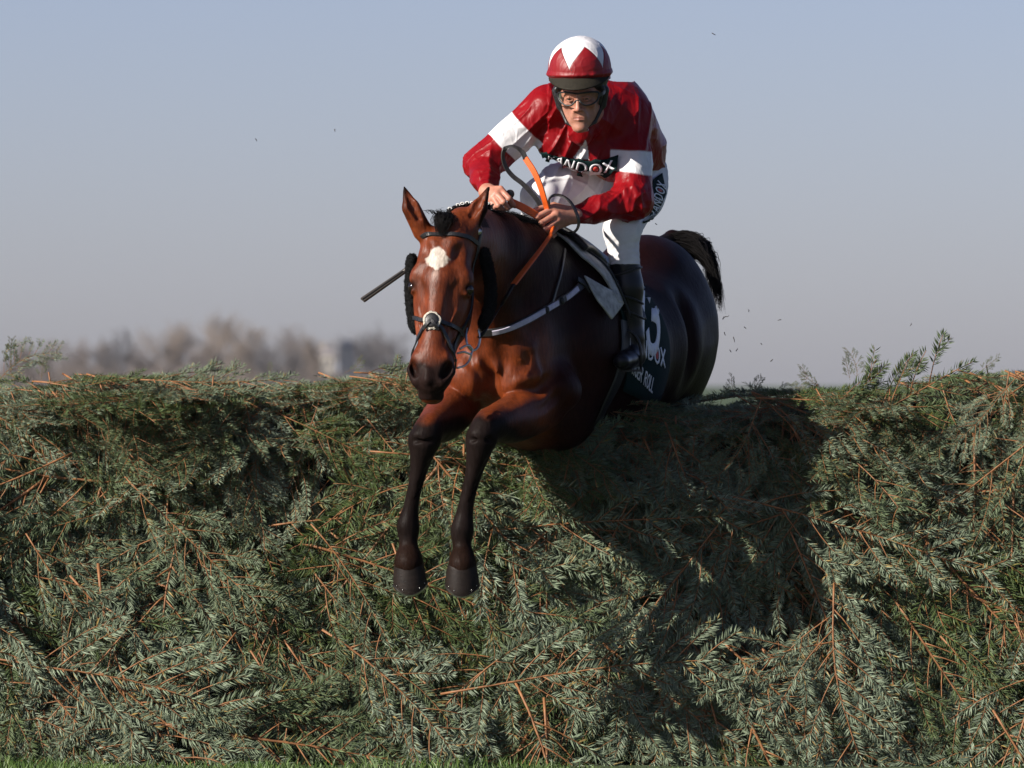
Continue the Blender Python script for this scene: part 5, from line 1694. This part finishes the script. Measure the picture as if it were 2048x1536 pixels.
    def sheet(name, bound, off, mat, parent, thick, nu=34, nv=60, wav=0.0):
        """bound(v) -> (s0, s1, th) for v in 0..1 across from the far side to the near side"""
        V = []
        for j in range(nv + 1):
            s0, s1, th = bound(j / nv)
            for i in range(nu + 1):
                x = i / nu; s = s0 + (s1 - s0) * x
                V.append(surf(s, th, off + wav * math.sin(9 * x + j * .35) * abs(th) / 100))
        V = np.array(V); G = V.reshape(nv + 1, nu + 1, 3)
        for _ in range(3):
            G2 = G.copy(); G2[1:-1, 1:-1] = (G[:-2, 1:-1] + G[2:, 1:-1] + G[1:-1, :-2] + G[1:-1, 2:]) / 4; G = G2
        V = G.reshape(-1, 3)
        F = np.array([(j * (nu + 1) + i, (j + 1) * (nu + 1) + i, (j + 1) * (nu + 1) + i + 1, j * (nu + 1) + i + 1) for j in range(nv) for i in range(nu)])
        o = mesh_from(name, V, F, mat, parent)
        md = o.modifiers.new('thickness', 'SOLIDIFY'); md.thickness = thick; md.offset = 1
        return o
    sc_ = empty('number_cloth', P(1260, 640, 1.2)); tag(sc_, 'dark green number cloth 13 on the racehorse\'s flank behind the boot', 'saddle cloth')
    cloth = sheet('cloth', lambda v: (.02 + .16 * abs(v * 2 - 1), .55, -134 + 268 * v), .007, M['green'], sc_, .004)
    dg = bpy.context.evaluated_depsgraph_get()
    me = cloth.data
    cb = BVHTree.FromPolygons([v.co.copy() for v in me.vertices], [tuple(p.vertices) for p in me.polygons])
    def mk(quad):
        def fn(x, y):
            q = bil(quad, x, y); return cast(cb, q[0], q[1], .0065)[0]
        return fn
    lettering('number', '13', mk([(1274, 692), (1323, 706), (1329, 574), (1276, 566)]), M['print'], sc_, .19, .10)
    lettering('sponsor_lettering', 'RANDOX', mk([(1258, 698), (1331, 736), (1331, 703), (1258, 668)]), M['print'], sc_, .16, .10)
    lettering('name_lettering', 'TIGER ROLL', mk([(1260, 744), (1303, 785), (1308, 760), (1264, 720)]), M['print'], sc_, .17, .12)
    fn = mk([(1258, 698), (1331, 736), (1331, 703), (1258, 668)])
    w = sum(ADV.get(c, .86) + .10 for c in 'RANDOX'); ox = (sum(ADV.get(c, .86) + .10 for c in 'RAND') + .36) / w
    V = [fn(ox, .5)] + [fn(ox + .20 / w * math.cos(a), .5 + .27 * math.sin(a)) for a in np.linspace(0, 2 * PI, 16, endpoint=False)]
    mesh_from('lettering_dot', V, np.array([(0, 1 + i, 1 + (i + 1) % 16) for i in range(16)]), M['redprint'], sc_, smooth=False)
    sd = empty('racing_saddle', P(1180, 520, 1.2)); tag(sd, 'small black racing saddle over a soiled white pad on the horse\'s back', 'saddle')
    sheet('pad', lambda v: (-.06 + .13 * abs(v * 2 - 1) ** 1.5, .30 - .02 * abs(v * 2 - 1), -72 + 144 * v), .014, M['whitepad'], sd, .010)
    o, _ = surface_patch('pad_corner', HB, [[(1160, 556), (1200, 578), (1243, 601)], [(1186, 604), (1200, 622), (1213, 640)]], .022, M['whitepad'], sd, .006, 16, 12)
    sheet('flap', lambda v: (.040 + .11 * abs(v * 2 - 1) ** 1.5, .40 - .10 * abs(v * 2 - 1), -84 + 168 * v), .026, M['black'], sd, .006)
    sheet('seat', lambda v: (-.005, .46, -30 + 60 * v), .034, M['black'], sd, .020, 30, 24)
    f = Field(axis(.02, .35, .005), axis(.85, 1.6, .006), axis(1.7, 2.05, .005))
    t0, t1 = surf(.01, 0, .045), surf(.44, 0, .045)
    f.add(Cone(t0 + [0, 0, .012], surf(.15, 0, .03), .032, .028, UP, .8)); f.add(Cone(surf(.33, 0, .03), t1, .04, .055, UP, .6), .03)
    V, F = f.mesh(); mesh_from('pommel_and_cantle', smooth(V, F, 2), F, M['black'], sd)
    strap3('girth', [surf(.14, 85, 0), surf(.13, 110, 0), surf(.10, 140, 0), surf(.10, 180, 0), surf(.10, 220, 0), surf(.13, 250, 0), surf(.14, 275, 0)], .075, M['black'], sd, .010)
    # blue grey pad edge that shows behind the rider's knee
    bl = simple_mat('blue_grey_pad', (.16, .22, .34), .6, .2, 40, .2, 90)
    sheet('back_pad', lambda v: (.36, .50, -52 + 104 * v), .020, bl, sd, .010, 14, 30)
    # ---- reins
    rn = empty('reins', P(1090, 430, .68)); tag(rn, 'black leather reins with orange rubber grips looped through the rider\'s hands', 'reins')
    def strap_free(name, pts, nor, w, mat, par, th=.004, n=8):
        q = catmull([P(*p) for p in pts], n); nn = catmull([np.array(v, float) for v in nor], n) if len(nor) == len(pts) else [np.array(nor[0], float)] * len(q)
        return ribbon(name, q, nn, w, th, mat, par)
    REIN = []
    for a_, b_ in ((1080, 500), (1052, 536), (1027, 568), (1013, 592), (1000, 615)):
        q, nn = cast(HB, a_, b_, .0); REIN.append((a_, b_, float(q[1]) - .035))
    strap_free('orange_grip', [(1094, 420, .70), (1088, 398, .68), (1080, 372, .67), (1068, 344, .67), (1050, 316, .68)], [(-.5, -1, .1)], .0235, M['orange'], rn)
    strap_free('loop_leather', [(1051, 318, .68), (1046, 306, .68), (1036, 296, .685), (1022, 292, .69), (1010, 298, .70), (1006, 314, .71), (1012, 334, .72), (1026, 352, .73), (1044, 366, .73), (1062, 384, .73), (1076, 402, .73), (1086, 420, .73)], [(-.2, -1, .2), (-.2, -1, .5), (0, -.6, 1), (0, -.5, 1), (.6, -.8, .6), (.9, -1, 0), (.7, -1, -.1), (.2, -1, .3), (.2, -1, .3), (.2, -1, .3), (.2, -1, .2), (.2, -1, .2)], .0185, simple_mat('worn_black_leather', (.030, .029, .028), .40, .4, 60, .3, 300), rn)
    strap_free('orange_grip', [(1016, 402, .655), (1030, 407, .65), (1050, 417, .66), (1072, 430, .675), (1084, 440, .70)], [(-.3, -1, .35)], .0285, M['orange'], rn)
    strap_free('orange_grip', [(1106, 452, .70), (1099, 472, .60), *REIN[:3]], [(-.5, -1, .2)], [.015] * 8 + [.024] * 25, M['orange'], rn)
    strap_free('rein_leather', [*REIN[2:], (975, 655, .05), (957, 676, .03)], [(-1, -.9, .1)], .016, M['black'], rn)
    strap_free('wrist_loop', [(1099, 414, .73), (1098, 400, .72), (1106, 391, .70), (1122, 391, .69), (1138, 401, .68), (1149, 417, .68), (1157, 438, .69), (1156, 455, .71), (1146, 465, .74), (1130, 465, .76), (1116, 458, .77), (1112, 450, .77)], [(-1, -.3, 0), (-1, -.5, .5), (-.5, -.5, 1), (.3, -.5, 1), (.8, -.6, .6), (1, -.7, .2), (1, -.6, 0), (.9, -.5, -.6), (.3, -.5, -1), (-.2, -.5, -1), (-.8, -.5, -.6), (-.8, -.5, -.6)], .016, M['black'], rn, .005)
    # ---- whip through the far hand
    wh = empty('whip', P(1020, 388, .66)); tag(wh, 'dark whip held in the jockey\'s hand, its flat end beyond the horse\'s cheek', 'whip')
    k0, k1, k2, k3 = P(1020, 388, .66), P(930, 450, .55), P(806, 544, .40), P(725, 600, .31)
    V, F = uv_sphere(k0, (.0165, .010, .0165), nu=20, nv=12); mesh_from('knob', V, F, M['black'], wh)
    tube('handle', [k0, k0 + (k1 - k0) * .9], .0075, M['black'], wh)
    gg = simple_mat('whip_flap', (.060, .052, .045), .45, .3, 70, .3, 200)
    tube('shaft', [k0 + (k1 - k0) * .9, k2], .0065, gg, wh)
    ribbon('flap_pad', [k2 + (k1 - k2) * .3, k2, k2 + (k3 - k2) * .5, k3 - (k3 - k2) * .04, k3], [np.array([-.3, -1, .5])] * 5, [.016, .018, .020, .023, .022], .009, gg, wh)
    ribbon('seam', [k2 + [0, -.006, .003], k3 + [0, -.006, .003]], [np.array([-.3, -1, .5])] * 2, .003, .003, M['black'], wh)
    return surf

build_ground()
build_fence()
build_background()
build_haze()
build_debris()
horse, HB = build_horse()
build_hair(horse)
jockey, SB, BB = build_jockey()
jockey_print(jockey, SB, BB)
build_tack()
